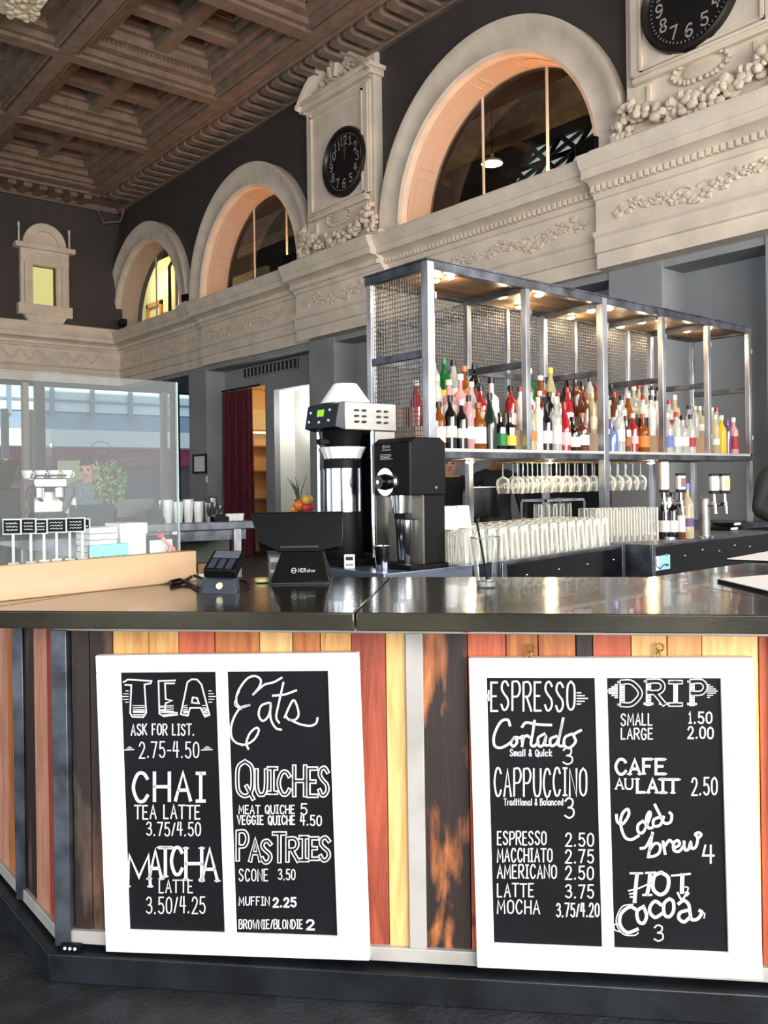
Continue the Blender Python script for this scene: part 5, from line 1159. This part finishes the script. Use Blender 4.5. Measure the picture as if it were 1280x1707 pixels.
# tray, folders and till on the right of the station
q = on_z(1232, 886, 1.06)
for i, (px_, z_, w_, d_, c_, n_, lb_) in enumerate(((1235, 0, .22, .18, M_black, 'tray', 'flat black tray lying at the right end of the tap station'), (1245, .03, .20, .14, M_blackg, 'folder', 'glossy black menu folder on the black tray at right'))):
    p = on_z(px_, 884, 1.06); t = thing(n_, lb_, n_, (p.x, p.y+.12, 1.06+z_), .1)
    MB().box(-w_/2, w_/2, -d_/2, d_/2, 0, .022).build('body', c_, t, bevel=.003); MB().box(-w_*.46, w_*.02, -d_/2-.002, -d_/2, .005, .019).build('white_edge', M_paper, t)
# register screen and dark shelf behind the cage
P = on_y(808, 858, 4.5); k = sc(P)
rg = thing('register_monitor', 'black register monitor on a stand behind the cage posts', 'monitor', (P.x, 4.5, 0), -.5)
MB().box(-.10, .10, -.08, .08, P.z-.16, P.z-.14).build('base', M_black, rg); MB().box(-.02, .02, .0, .03, P.z-.15, P.z+.05).build('neck', M_black, rg)
MB().box(-25*k, 25*k, -.02, .012, P.z-.02, P.z+45*k).build('screen', M_blackg, rg, bevel=.004)
MB().box(-25*k, 25*k, -.022, .014, P.z+45*k, P.z+47*k).build('top_edge', M_steel, rg)
cab = thing('rear_cabinet', 'dark wood rear cabinet behind the register monitor', 'cabinet', (P.x+.25, 4.75, 0)); ztc = P.z-.16
MB().box(-.9, 1.6, -.35, .25, ztc-.04, ztc).build('top', mat('dark_wood', (58, 40, 30), .4), cab); MB().box(-.88, 1.58, -.32, .23, 0, ztc-.04).build('carcass', M_black, cab)
P = on_y(905, 862, 4.55); k = sc(P); t = thing('squeeze_bottle', 'white pointed squeeze bottle on the rear cabinet beside the rear cage post', 'squeeze bottle', (P.x, 4.55, ztc))
hh_ = EYE+(798-843)*k*(-1) if False else on_y(905, 845, 4.55).z-ztc
MB().lathe([(.028, 0), (.03, .01), (.028, hh_*.62), (.016, hh_*.7)], 16).build('body', M_white, t); MB().lathe([(.017, hh_*.68), (.004, hh_), (0, hh_)], 12).build('nozzle', M_white, t)

# ================================================================== WALL FITTINGS
def clock(P, R_, label):
    r = thing('clock', label, 'clock', P)
    N = 40; m = MB()                                                     # disc facing -x
    prof = [(R_*.86, 0), (R_*.88, -.03), (R_*.93, -.055), (R_*.98, -.04), (R_, -.0), (R_, .03)]
    vs = []; fs = []; q = len(prof)
    for i in range(N):
        a = 2*pi*i/N; vs += [(x, r_*cos(a), r_*sin(a)) for r_, x in prof]
    for i in range(N):
        for j in range(q-1): fs.append((i*q+j, i*q+j+1, ((i+1) % N)*q+j+1, ((i+1) % N)*q+j))
    m.add(vs, fs); m.build('bezel', mat('bronze_black', (40, 33, 29), .35, .3), r)
    MB().cyl((.0, 0, 0), (.02, 0, 0), R_*.88, n=N).build('dial', mat('black_dial', (13, 14, 16), .5), r)
    M_num = mat('dial_silver', (170, 165, 155), .5); fn = lambda x, y, l: Vector((-.004-l, -x, -y))
    m = MB()
    for i in range(60):
        a = 2*pi*i/60; m.bar((-.003, R_*.78*cos(a), R_*.78*sin(a)), (-.003, R_*.82*cos(a), R_*.82*sin(a)), .008, .002, up=(1, 0, 0))
    m.build('minute_track', M_num, r, smooth=0)
    for h in range(1, 13):
        a = 2*pi*h/12; cx_, cy_ = R_*.62*sin(a), -R_*.62*cos(a); s_ = R_*.115; w_ = s_*.62 if h < 10 else s_*1.15
        m = MB(); word(m, str(h), cx_-w_, cx_+w_, cy_-s_, cy_+s_, R_*.042, fn); m.build('numeral', M_num, r, smooth=0)
    for nm, L_, a, wd in (('hour_hand', .42, radians(12), .035), ('minute_hand', .66, radians(3), .022)):
        MB().bar((-.008, 0, 0), (-.008, -L_*R_*sin(a), L_*R_*cos(a)), wd, .004, up=(1, 0, 0)).build(nm, mat('dial_grey', (78, 78, 76), .5), r, smooth=0)
    return r
XC = DX-.225
cA = on_x(569, 279, XC); clock(Vector((XC, 10.42*XC/DX+.02, 6.22)), .52, 'black round clock on the farther plaster tower between the two arches')
cB = on_x(1140, 88, XC); clock(Vector((XC, cB.y-.06, cB.z+.53)), .53, 'large black round clock at the top right edge, cut off by the frame')
# floodlights sitting on the cornice
for px_, py_, lb in ((170, 554, 'small black floodlight in the far corner of the cornice, by the farthest arch'), (317, 507, 'small black floodlight on the cornice between the two farther arches'), (488, 444, 'small black floodlight on the cornice at the near end of the middle arch'), (985, 268, 'larger black floodlight on the cornice at the right foot of the nearest arch')):
    q = on_x(px_, py_, DX-.07); q.z = 5.0; q.y = min(q.y, 18.75); t = thing('floodlight', lb, 'floodlight', q, random.uniform(-.3, .3))
    MB().box(-.10, .06, -.15, .15, .05, .19).build('housing', M_black, t, bevel=.01); MB().tube([(0, -.17, .12), (0, -.17, .01), (0, .17, .01), (0, .17, .12)], .012, 6).build('bracket', M_black, t)
    MB().box(-.02, .05, -.05, .05, -.03, .06).build('foot', M_black, t); MB().box(.06, .065, -.12, .12, .07, .17).build('lens', mat('dim_lens', (80, 76, 70), .1), t)
for i, (c, zs) in enumerate(ARCH[:2]):                                   # warm uplights behind the sills
    lamp('sill_uplight', 'POINT', (DX+.30, c-.75, zs+.12), 60 if i == 0 else 44, (1, .50, .25), radius=.06)
lamp('sill_uplight', 'POINT', (DX+.30, ARCH[2][0]-.75, ARCH[2][1]+.12), 10, (1, .72, .45), radius=.06)
# pendant lamp in the upper room
q = on_x(820, 271, 10.0)
t = thing('pendant_lamp', 'white shaded pendant lamp lit behind the nearest arched window', 'pendant lamp', q)
MB().lathe([(.17, -.02), (.16, .02), (.06, .07), (.03, .10), (.03, .14), (0, .14)], 22, caps=(False, True)).build('shade', mat('enamel', (220, 210, 190), .4), t); MB().ball((0, 0, .0), .07, .07, .07, 14, 9).build('bulb', glow('bulb_warm', (255, 236, 180), 14), t)
MB().cyl((0, 0, .14), (0, 0, 9.2-q.z), .008, n=6).build('cord', M_black, t); lamp('pendant_light', 'POINT', q+Vector((0, 0, -.12)), 25, (1, .85, .6), radius=.07)
# air vent, curtain, picture
a, b = on_x(408, 628, RX), on_x(498, 600, RX); t = thing('air_vent', 'long dark slotted air vent above the curtained doorway', 'air vent', (RX, (a.y+b.y)/2, on_x(453, 621, RX).z)); w2 = abs(a.y-b.y)/2
MB().box(-.02, 0, -w2, w2, 0, .16).build('backing', M_dark, t)
for i in range(14): MB().box(-.032, -.02, -w2+i*w2/7, -w2+i*w2/7+.03, 0.01, .15).build('slat', M_walll, t, smooth=0)
MB().box(-.03, 0, -w2-.03, w2+.03, .16, .185).box(-.03, 0, -w2-.03, w2+.03, -.025, 0).build('frame', M_walll, t)
ya, yb = on_x(421, 800, RX-.05).y, on_x(369, 800, RX-.05).y
t = thing('curtain', 'dark wine red curtain hanging in the doorway below the air vent', 'curtain', (RX-.06, (ya+yb)/2, 0)); w2 = (yb-ya)/2
m = MB(); vs = []; fs = []; N = 44
for i in range(N+1):
    y_ = -w2+2*w2*i/N; x_ = .045*sin(i*1.15)+.015*sin(i*.5)
    vs += [(x_*1.2, y_, .03), (x_, y_, 1.6), (x_*.7, y_, 3.20), (x_*.7+.012, y_, 3.20), (x_+.012, y_, 1.6), (x_*1.2+.012, y_, .03)]
for i in range(N):
    for j in range(6): fs.append((i*6+j, i*6+(j+1) % 6, (i+1)*6+(j+1) % 6, (i+1)*6+j))
m.add(vs, fs); m.build('cloth', mat('wine_red_cloth', (88, 22, 36), .85, noise=(9, .2)), t, smooth=80)
MB().cyl((0, -w2-.3, 3.23), (0, w2+.05, 3.23), .018, n=10).build('rod', M_black, t)
m = MB()
sh = thing('shop_shelf', 'warm lit wooden shelf unit seen past the curtain edge', 'shelf', (RX+.78, 14.86, 0)); zl = on_y(430, 722, 14.8).z
for z_ in (.62, 1.05, 1.62, 2.12, zl+.03): MB().box(-.5, .5, -.12, .12, z_, z_+.035).build('shelf_board', mat('honey_wood', (160, 110, 62), .5), sh)
for x_ in (-.53, .5): MB().box(x_, x_+.03, -.13, .13, 0, zl+.5).build('side_panel', MATS['honey_wood'], sh)
MB().box(-.48, .48, -.125, -.09, zl-.01, zl+.025).build('strip_light', glow('strip_glow', (255, 244, 214), 3.0), sh, smooth=0)
MB().box(-.5, .5, .10, .12, zl+.06, zl+.5).build('pale_panel', mat('pale_shelf_panel', (226, 214, 170), .6), sh, smooth=0)
pa, pb = on_x(323, 790, DX), on_x(345, 756, DX); t = thing('framed_notice', 'black framed white notice on the far pillar', 'picture frame', (DX, (pa.y+pb.y)/2, (pa.z+pb.z)/2)); w2, h2 = abs(pa.y-pb.y)/2, abs(pa.z-pb.z)/2
m = MB(); ring_ = .045
m.box(-.03, 0, -w2, w2, h2-ring_, h2).box(-.03, 0, -w2, w2, -h2, -h2+ring_).box(-.03, 0, -w2, -w2+ring_, -h2+ring_, h2-ring_).box(-.03, 0, w2-ring_, w2, -h2+ring_, h2-ring_); m.build('frame', M_black, t)
MB().box(-.014, 0, -w2+ring_, w2-ring_, -h2+ring_, h2-ring_).build('sheet', M_paper, t, smooth=0)
q = on_x(345, 799, DX); tag(MB().box(-.012, 0, -.035, .035, -.06, .06).build('wall_switch', M_white, loc=q), 'small white switch plate below the framed notice on the far pillar', 'switch')
# writing on the storefront glass, read from behind
Pg = FY+.095
def gp(x, y, l): p = on_y(x, y, Pg); return p
st_ = thing('window_sign', 'pinkish white lettering on the storefront glass, seen from behind', 'window lettering', on_y(222, 775, Pg)); o_ = st_.location.copy()
m = MB(); fg = lambda x, y, l: gp(x, y, l)-o_
M_sign = mat('window_lettering', (240, 205, 220), .6)
word(m, 'CHAWKULO', 201, 246, 763, 769.5, 1.3, fg, slope=-.0); m.build('lettering', M_sign, st_, smooth=0)
m = MB(); word(m, 'RX', 214, 232, 772, 777, 1.3, fg); m.build('lettering', M_sign, st_, smooth=0)
st_ = thing('window_emblem', 'grey round emblem outline on the storefront glass', 'window emblem', on_y(168, 756, Pg)); o2 = st_.location.copy()
m = MB(); fg2 = lambda x, y, l: gp(x, y, l)-o2
ribbon(m, [(168+19*cos(a), 755-19*sin(a)) for a in [pi*k/20-.1 for k in range(23)]], 1.3, fg2, 0); M_em = mat('emblem_grey', (120, 140, 145), .6); m.build('ring', M_em, st_, smooth=0)
m = MB(); N = 16
for k in range(N):
    a, b = pi*k/N, pi*(k+1)/N; m.add([fg2(168+11*cos(a), 758-11*sin(a)*.8, 0), fg2(168+11*cos(b), 758-11*sin(b)*.8, 0), fg2(168, 758, 0)], [(0, 1, 2)])
m.build('half_disc', M_em, st_, smooth=0)

# ================================================================== STREET OUTSIDE THE STOREFRONT
SY = 30.0
struct(MB().box(-25, 40, FY+.3, 60, -.2, -.02).build('ground', mat('pavement', (150, 150, 150), .8, noise=(1.5, .1)), smooth=0))
def ez(px_, py_): return on_y(px_, py_, SY).z
z_win0, z_win1, z_can0, z_can1, z_mag0 = ez(150, 690), ez(150, 634), ez(150, 748), ez(150, 722), ez(150, 777)
bd = thing('building', 'pale grey-blue shop building across the street with a white canopy', 'building', (9, SY, 0))
M_fac = mat('facade_blue_grey', (128, 146, 166), .7, noise=(.8, .08)); M_mullg = mat('facade_mullion', (112, 134, 150), .5)
MB().box(-22, 22, 0, .3, z_can0, z_win0).box(-22, 22, .05, .3, z_win0, 12).build('facade', M_fac, bd, smooth=0)
M_pane2 = mat('pale_blind', (206, 222, 224), .5)
for i in range(22):
    x_ = -16+i*1.42; f_ = MB().box(x_+.06, x_+1.36, -.02, .05, z_win0+.05, z_win1+2).build('window', M_pane2, bd, smooth=0)
    MB().box(x_-.07, x_+.07, -.12, .05, z_win0-.1, z_win1+2).box(x_+.07, x_+1.35, -.06, 0, z_win0+.38, z_win0+.46).build('mullion', M_mullg, f_, smooth=0)
cn = MB().box(-22, 22, -1.6, .0, z_can0, z_can1).build('canopy', mat('white_canopy', (240, 244, 246), .6), bd, smooth=0)
MB().box(-22, 22, -.3, .0, z_mag0, z_can0).build('fascia', mat('magenta_fascia', (176, 62, 104), .6), bd, smooth=0)
MB().box(-22, 22, -.05, .2, 0, z_mag0).build('shopfront', mat('plum_shopfront', (96, 62, 78), .5), bd, smooth=0)
for i in range(16): MB().box(-16+i*2.1, -16+i*2.1+1.7, -.09, -.05, .4, z_mag0-.2).build('shop_window', mat('plum_glass', (74, 52, 68), .2), bd, smooth=0)
tag(MB().box(-.62, .72, -.06, .0, 0, on_y(128, 768, SY-1.7).z).build('sunlit_patch', mat('sunlit_cream', (242, 226, 178), .7), loc=on_y(128, 860, SY-1.7).xy.to_3d()), 'cream panel standing in for a sunlit patch on the far side of the street', 'sunlit_patch')  # added panel, the sunlit patch is put into its cream colour
for i, (px_, lb) in enumerate(((10, 'grey street post at the left edge beyond the storefront'), (52, 'grey street post left of the far man, beyond the storefront'))):
    q = on_y(px_, 850, 23); tag(MB().cyl((0, 0, -.02), (0, 0, 3.4), .10, n=12).build('street_post', mat('post_grey', (150, 152, 160), .5), loc=(q.x, q.y, 0)), lb, 'post')

# ================================================================== FAR SIDE OF THE BAR, LEFT
zf_ = 1.16
a, b = on_z(150, 878, zf_), on_z(425, 868, zf_); d = b-a; an = math.atan2(d.y, d.x); LW = d.length
ft = thing('prep_counter', 'long steel prep counter on the far side of the bar, at left', 'counter', (a.x, a.y, 0), an)
MB().box(0, LW, 0, .6, zf_-.05, zf_).build('top', M_steeld, ft, bevel=.003); MB().box(.05, LW-.05, .04, .58, zf_-.12, zf_-.05).build('apron', M_steeld, ft)
MB().box(.02, LW-.02, .5, .58, .0, zf_-.12).build('back_panel', mat('dull_panel', (70, 76, 70), .6), ft); MB().box(.02, LW-.02, .04, .58, .62, .66).build('lower_shelf', M_steel, ft)
for x_ in (.03, LW*.5, LW-.12):
    for y_ in (.03, .57): MB().box(x_-.025, x_+.025, y_-.025, y_+.025, 0, zf_-.05).build('leg', M_steel, ft)
fd = Vector((cos(an), sin(an), 0)); fn_ = Vector((-fd.y, fd.x, 0))
def fpt(px_, off, z=zf_): q = a+fd*reach(a, fd, px_)+fn_*off; q.z = z; return q
wh = ['leftmost', 'second', 'third', 'fourth']
for i, px_ in enumerate((287, 305, 322, 339)):
    for j in range(2):
        shaker(fpt(px_-j*3, .12+j*.1), 'bright steel shaker cup on the prep counter, %s from left, %s' % (wh[i].replace('leftmost', 'first'), 'front row' if j == 0 else 'behind'), .135 if i % 2 else .15, .036, 'steel shaker cups on the prep counter', M_chrome if j else mat('bright_tin', (232, 232, 230), .35, .4))
for i, px_ in enumerate((356, 366, 377)): shaker(fpt(px_, .12+.02*i), 'small steel jug right of the shaker cups, %s of three' % ('left', 'middle', 'right')[i], (.13, .16, .11)[i], .03, 'steel jugs on the prep counter')
for i, px_ in enumerate((392, 401, 410)): shaker(fpt(px_, .12), 'tiny white cup at the right end of the prep counter, %s of three' % ('left', 'middle', 'right')[i], .045, .028, 'small white cups', M_white)
q = fpt(375, .10); t = thing('caddy', 'low black caddy below the steel jugs on the prep counter', 'caddy', q, an); MB().box(-.05, .05, -.03, .03, 0, .03).build('tray', M_black, t); MB().box(-.05, .05, .03, .036, 0, .045).build('back', M_black, t)
q = fpt(262, .15); t = thing('till_box', 'small black box left of the shaker cups', 'box', q, an); MB().box(-.10, .07, -.06, .06, 0, .03).build('base', M_black, t); MB().extr([(-.05, -.05, .03), (.07, -.05, .03), (.06, .0, .085), (-.03, .0, .085)], (0, .05, 0)).build('body', M_black, t)
# things on the lower shelf
for i, (px_, h, c_, n_, lb) in enumerate(((335, .16, (120, 130, 60), 'carton', 'olive green carton on the lower shelf of the prep counter'), (352, .22, (150, 120, 70), 'carton', 'brown carton on the lower shelf beside the olive one'), (372, .2, (176, 190, 70), 'carton', 'yellow-green carton on the lower shelf, near the right leg'), (388, .16, (170, 36, 44), 'carton', 'dark red carton at the right of the lower shelf'))):
    q = fpt(px_, .2, .66); t = thing(n_, lb, n_, q, an); MB().box(-.05, .05, -.05, .05, 0, h).build('body', mat('carton_%d' % i, c_, .6), t); MB().box(-.045, .045, -.052, -.05, h*.3, h*.7).build('label_patch', M_paper, t)
for k in range(7):
    q = fpt(322+k*8.6, .06, zf_-.085); tag(MB().ball((0, 0, 0), .026, .02, .018, 10, 7).build('garland_bead', glow('bead_glow', (255, 240, 200), 1.6), loc=q), 'one of the white garland beads, made to glow, strung under the prep counter edge', 'bulb', 'beads under the prep counter')  # garland of white beads, given a glow of their own
# espresso machine, grinders, laptop and plant further left
P = on_z(84, 905, 1.1); P = fpt(150, .3, zf_)
ec = thing('service_counter', 'dark service counter behind the pine trough at far left', 'counter', (fpt(72, .25).x, fpt(72, .25).y, 0), an)
xr = (a-ec.location).dot(fd)-.03; MB().box(-1.2, xr, -.3, .4, 1.10, 1.14).build('top', M_black, ec, bevel=.003); MB().box(-1.18, xr-.02, -.26, .38, 0, 1.10).build('carcass', M_steeld, ec)
q = fpt(92, .3, 1.14); k = sc(q); em = thing('espresso_machine', 'chrome espresso machine on the service counter, left of the far man', 'espresso machine', q, an)
MB().box(-26*k, 26*k, -.12, .25, .03, .10).build('base', M_black, em, bevel=.004); MB().box(-24*k, 24*k, .02, .25, .10, .24).build('body', M_inox, em, bevel=.008); MB().box(-26*k, 26*k, -.12, .25, .26, .32).build('top', M_chrome, em, bevel=.01)
for x_ in (-.06, .06): MB().cyl((x_, -.05, .20), (x_, -.05, .26), .032, n=16).build('group_head', M_chrome, em); MB().cyl((x_, -.05, .195), (x_, -.17, .185), .012, n=8).build('portafilter', M_black, em)
for x_ in (-.13, .13): MB().tube([(x_, -.11, .26), (x_*1.1, -.14, .18), (x_*1.1, -.13, .11)], .006, 6).build('steam_wand', M_chrome, em)
MB().tube([(-25*k, -.1, .335), (25*k, -.1, .335)], .006, 6).build('cup_rail', M_chrome, em)
for i in range(4): 
    p = q+fd*(-.12+.08*i)+fn_*.08; p.z = 1.14+.32; t = thing('cup', 'white cup on top of the espresso machine', 'cup', p, 0, 'cups on the espresso machine'); MB().lathe([(.02, 0), (.036, .05), (.034, .05), (.018, .005)], 14).build('bowl', M_white, t); MB().tube([(.034+.012*sin(a_), 0, .025+.014*cos(a_)) for a_ in [pi*k_/6 for k_ in range(7)]], .004, 5).build('handle', M_white, t)
q = fpt(14, .25, 1.14); k = sc(q); t = thing('bar_grinder', 'dark bean grinder with clear hopper at the left edge', 'grinder', q, an)
MB().box(-.08, .08, -.08, .1, 0, .26).build('body', M_black, t, bevel=.01); MB().lathe([(.03, .26), (.09, .40), (.09, .44), (0, .445)], 18).build('hopper', glass('smoked_hopper', (150, 140, 130), .3, (80, 70, 62)), t)
q = fpt(160, .30, zf_); k = sc(q); t = thing('laptop', 'open dark laptop in front of the far man', 'laptop', q, an)
MB().box(-.13, .14, -.1, .1, 0, .015).build('base', M_black, t); MB().extr([(-.13, -.1, .015), (.14, -.1, .015), (.14, -.14, .13), (-.13, -.14, .13)], (0, .006, 0)).build('lid', mat('laptop_grey', (70, 74, 82), .4, .4), t)
q = fpt(206, .44, zf_); k = sc(q); t = thing('potted_plant', 'bushy green plant in a black pot beside the far man', 'plant', q)
MB().lathe([(.035, 0), (.045, .09), (.04, .09), (0, .08)], 14).build('pot', M_black, t); MB().tube([(0, 0, .08), (.01, 0, .16), (0, .01, .24)], .008, 6).build('stem', mat('stem_brown', (80, 70, 40), .7), t)
m = MB(); random.seed(3)
for i in range(420):
    u_, v_ = random.uniform(0, 2*pi), random.uniform(-1, 1); rr = random.random()**.4
    c_ = Vector((.125*rr*cos(u_)*sqrt(1-v_*v_), .10*rr*sin(u_)*sqrt(1-v_*v_), .265+.15*rr*v_)); n_ = Vector((random.uniform(-1, 1), random.uniform(-1, 1), random.uniform(-.2, 1))).normalized(); a_ = n_.orthogonal().normalized(); b_ = n_.cross(a_); s_ = random.uniform(.012, .022)
    m.add([c_-a_*s_*1.4, c_+b_*s_*.6+n_*.003, c_+a_*s_*1.4, c_-b_*s_*.6+n_*.003], [(0, 1, 2, 3)], random.randint(0, 1))
m.build('foliage', [mat('leaf_green', (74, 108, 58), .6), mat('leaf_pale', (140, 158, 92), .6)], t, smooth=0)
q = fpt(248, .45, zf_); t = thing('monitor', 'dark monitor back standing right of the plant', 'monitor', q, an)
MB().box(-.12, .14, 0, .03, .03, .16).build('screen_back', mat('monitor_grey', (58, 54, 64), .4), t, bevel=.006); MB().box(-.06, .06, -.05, .07, 0, .012).build('foot', M_black, t); MB().box(-.015, .015, .005, .02, .012, .06).build('neck', M_black, t)

# ================================================================== PEOPLE
def person(label, loc, rotz, J, skin, shirt, pants, hair, hair_long=.0, fingers=True):
    """one skinned surface over a posed skeleton; J gives joints in local metres, the figure faces -y"""
    V = []; E_ = []; RAD_ = []; REG = []
    def add(p, r, reg, par=None):
        V.append(Vector(p)); RAD_.append(r if isinstance(r, tuple) else (r, r)); REG.append(reg)
        if par is not None: E_.append((par, len(V)-1))
        return len(V)-1
    pel = add(J['pelvis'], (.150, .115), 2); sp_ = add(J['waist'], (.140, .105), 1, pel); ch = add(J['chest'], (.165, .115), 1, sp_)
    up = add(Vector(J['neck'])+Vector((0, 0, -.05)), (.105, .085), 1, ch); nk = add(J['neck'], .055, 0, up)
    hd = Vector(J['head']); f_ = Vector(J.get('face', (0, -1, 0))).normalized(); upv = (hd-Vector(J['neck'])).normalized()
    jaw = add(hd-upv*.06+f_*.025, (.058, .062), 0, nk); mid = add(hd+upv*.01, (.076, .090), 0, jaw); tp_ = add(hd+upv*.085-f_*.01, (.058, .068), 0, mid)
    nose = add(hd-upv*.015+f_*.098, .012, 0, mid)
    for s_, nm in ((-1, 'l'), (1, 'r')):
        sh_ = add(J['shoulder_'+nm], (.066, .066), 1, up); el = add(J['elbow_'+nm], .045, 1, sh_); wr_ = add(J['wrist_'+nm], .031, 1 if True else 0, el)
        w_ = Vector(J['wrist_'+nm]); dr = (w_-Vector(J['elbow_'+nm])).normalized(); sd = dr.cross(Vector((0, 0, 1))).normalized(); nn = sd.cross(dr)
        pa_ = add(w_+dr*.055, (.036, .016), 0, wr_); 
        if fingers:
            for q_, L_ in zip((-1.5, -.5, .5, 1.5), (.060, .072, .068, .052)):
                b0_ = add(w_+dr*.092+sd*q_*.019, .0095, 0, pa_); b1_ = add(w_+dr*(.092+L_*.55)+sd*q_*.020-nn*.012, .0085, 0, b0_); add(w_+dr*(.092+L_)+sd*q_*.020-nn*.032, .0075, 0, b1_)
            t0_ = add(w_+dr*.035+sd*s_*.035-nn*.008, .011, 0, pa_); add(w_+dr*.075+sd*s_*.052-nn*.022, .009, 0, t0_)
        hp = add(Vector(J['pelvis'])+Vector((s_*.095, 0, -.06)), .092, 2, pel); kn = add(J['knee_'+nm], .060, 2, hp); an_ = add(J['ankle_'+nm], .044, 2, kn); add(Vector(J['ankle_'+nm])+Vector((0, -.15, -.045)), (.045, .032), 3, an_)
    me = bpy.data.meshes.new('person'); me.from_pydata([tuple(p) for p in V], E_, []); tmp = bpy.data.objects.new('tmp', me); C.objects.link(tmp)
    md = tmp.modifiers.new('skin', 'SKIN'); md.use_smooth_shade = True
    lay = me.skin_vertices[0].data
    for i, r_ in enumerate(RAD_): lay[i].radius = r_
    lay[0].use_root = True
    sub = tmp.modifiers.new('sub', 'SUBSURF'); sub.levels = 2; sub.render_levels = 2
    dg = bpy.context.evaluated_depsgraph_get(); dg.update(); ev = tmp.evaluated_get(dg); m2 = bpy.data.meshes.new_from_object(ev)
    bpy.data.objects.remove(tmp, do_unlink=True)
    for k_ in (skin, shirt, pants, M_black): m2.materials.append(k_)
    for pl in m2.polygons:
        c_ = pl.center; b_ = min(range(len(V)), key=lambda i: (V[i]-c_).length_squared/(max(RAD_[i])**.5)); pl.material_index = REG[b_]; pl.use_smooth = True
    o = bpy.data.objects.new('person', m2); C.objects.link(o); o.location = loc; o.rotation_euler = (0, 0, rotz); tag(o, label, 'person')
    sd = f_.cross(upv).normalized()
    Mx = Matrix.Translation(hd) @ Matrix(((sd.x, -f_.x, upv.x), (sd.y, -f_.y, upv.y), (sd.z, -f_.z, upv.z))).to_4x4()
    if hair:
        m = MB(); m.T = Mx; vs = []; fs = []; nu, nv = 18, 9
        for j in range(nv+1):
            for i in range(nu):
                a_ = 2*pi*i/nu; fr = max(0, -sin(a_)); lim = (.10 if fr < .25 else .48)-hair_long*(fr < .25); t_ = pi/2-(pi/2-lim*1.0)*j/nv
                vs.append((.083*cos(t_)*cos(a_), .006+.101*cos(t_)*sin(a_), .018+.112*sin(t_)))
        for j in range(nv):
            for i in range(nu): fs.append((j*nu+i, j*nu+(i+1) % nu, (j+1)*nu+(i+1) % nu, (j+1)*nu+i))
        m.add(vs, fs); m.build('hair', hair, o, smooth=80)
    for s_ in (-1, 1):
        m = MB(); m.T = Mx; m.ball((s_*.030, -.080, .018), .012, .008, .007, 10, 6); m.build('eye', M_black, o)
        m = MB(); m.T = Mx; m.ball((s_*.031, -.083, .038), .019, .006, .0045, 8, 5); m.build('eyebrow', hair or M_black, o)
        m = MB(); m.T = Mx; m.ball((s_*.079, .004, -.002), .010, .018, .030, 8, 6); m.build('ear', skin, o)
    m = MB(); m.T = Mx; m.ball((0, -.083, -.048), .024, .008, .006, 10, 5); m.build('mouth', mat('lips', (168, 104, 96), .5), o)
    return o
M_skin = mat('skin', (214, 166, 142), .55); M_hair = mat('brown_hair', (52, 40, 34), .7)
STAND = dict(pelvis=(0, 0, .95), waist=(0, 0, 1.12), chest=(0, 0, 1.32), neck=(0, 0, 1.50), head=(0, -.02, 1.635), shoulder_l=(-.19, 0, 1.42), shoulder_r=(.19, 0, 1.42), elbow_l=(-.25, -.02, 1.14), elbow_r=(.25, -.02, 1.14), wrist_l=(-.22, -.22, 1.06), wrist_r=(.22, -.22, 1.06),
             knee_l=(-.10, 0, .50), knee_r=(.10, 0, .50), ankle_l=(-.10, .02, .09), ankle_r=(.10, .02, .09))
q = at_d(150, 800, 8.6)
J = dict(STAND); dz = q.z-1.635+.02
J.update(head=(0, -.05, 1.61), face=(0, -1, -.35), wrist_l=(-.12, -.30, 1.10), wrist_r=(.12, -.30, 1.10), elbow_l=(-.27, -.10, 1.16), elbow_r=(.27, -.10, 1.16))
person('man in a grey sweater with short dark hair, looking down behind the laptop', (q.x, q.y, -.04), YAW, J, M_skin, mat('grey_sweater', (122, 136, 142), .85, noise=(40, .1)), mat('dark_trousers', (40, 42, 48), .8), M_hair)
q = at_d(749, 790, 8.3)
J = dict(STAND); J.update(face=(-.5, -1, -.2), head=(0, -.03, 1.59), neck=(0, 0, 1.46), wrist_l=(-.15, -.25, 1.0), wrist_r=(.15, -.25, 1.0))
person('person in a dark jacket standing just right of the coffee grinder', (q.x, q.y, -.02), YAW+.3, J, M_skin, mat('dark_green_jacket', (24, 32, 30), .8), mat('dark_trousers', (40, 42, 48), .8), mat('grey_hair', (120, 100, 90), .7))
q = on_y(847, 800, 5.0)
J = dict(STAND); J.update(wrist_l=(-.14, -.24, 1.22), elbow_l=(-.24, .02, 1.20), head=(.02, -.06, 1.62), face=(.2, -1, -.3))
person('person in black reaching a hand to the register monitor behind the hanging wine glasses', (q.x+.16, q.y+.30, 0), YAW, J, mat('tan_skin', (168, 112, 80), .55), mat('black_shirt', (26, 28, 34), .8), mat('dark_trousers', (40, 42, 48), .8), M_hair)
q = on_y(1313, 830, 2.9)
J = dict(STAND); J.update(elbow_l=(-.28, -.02, 1.15), wrist_l=(-.30, -.22, 1.10))
person('person in black at the right edge of the frame, only an arm showing', (q.x+.02, q.y, 0), YAW+.2, J, M_skin, mat('black_shirt', (26, 28, 34), .8), mat('dark_trousers', (40, 42, 48), .8), M_hair)
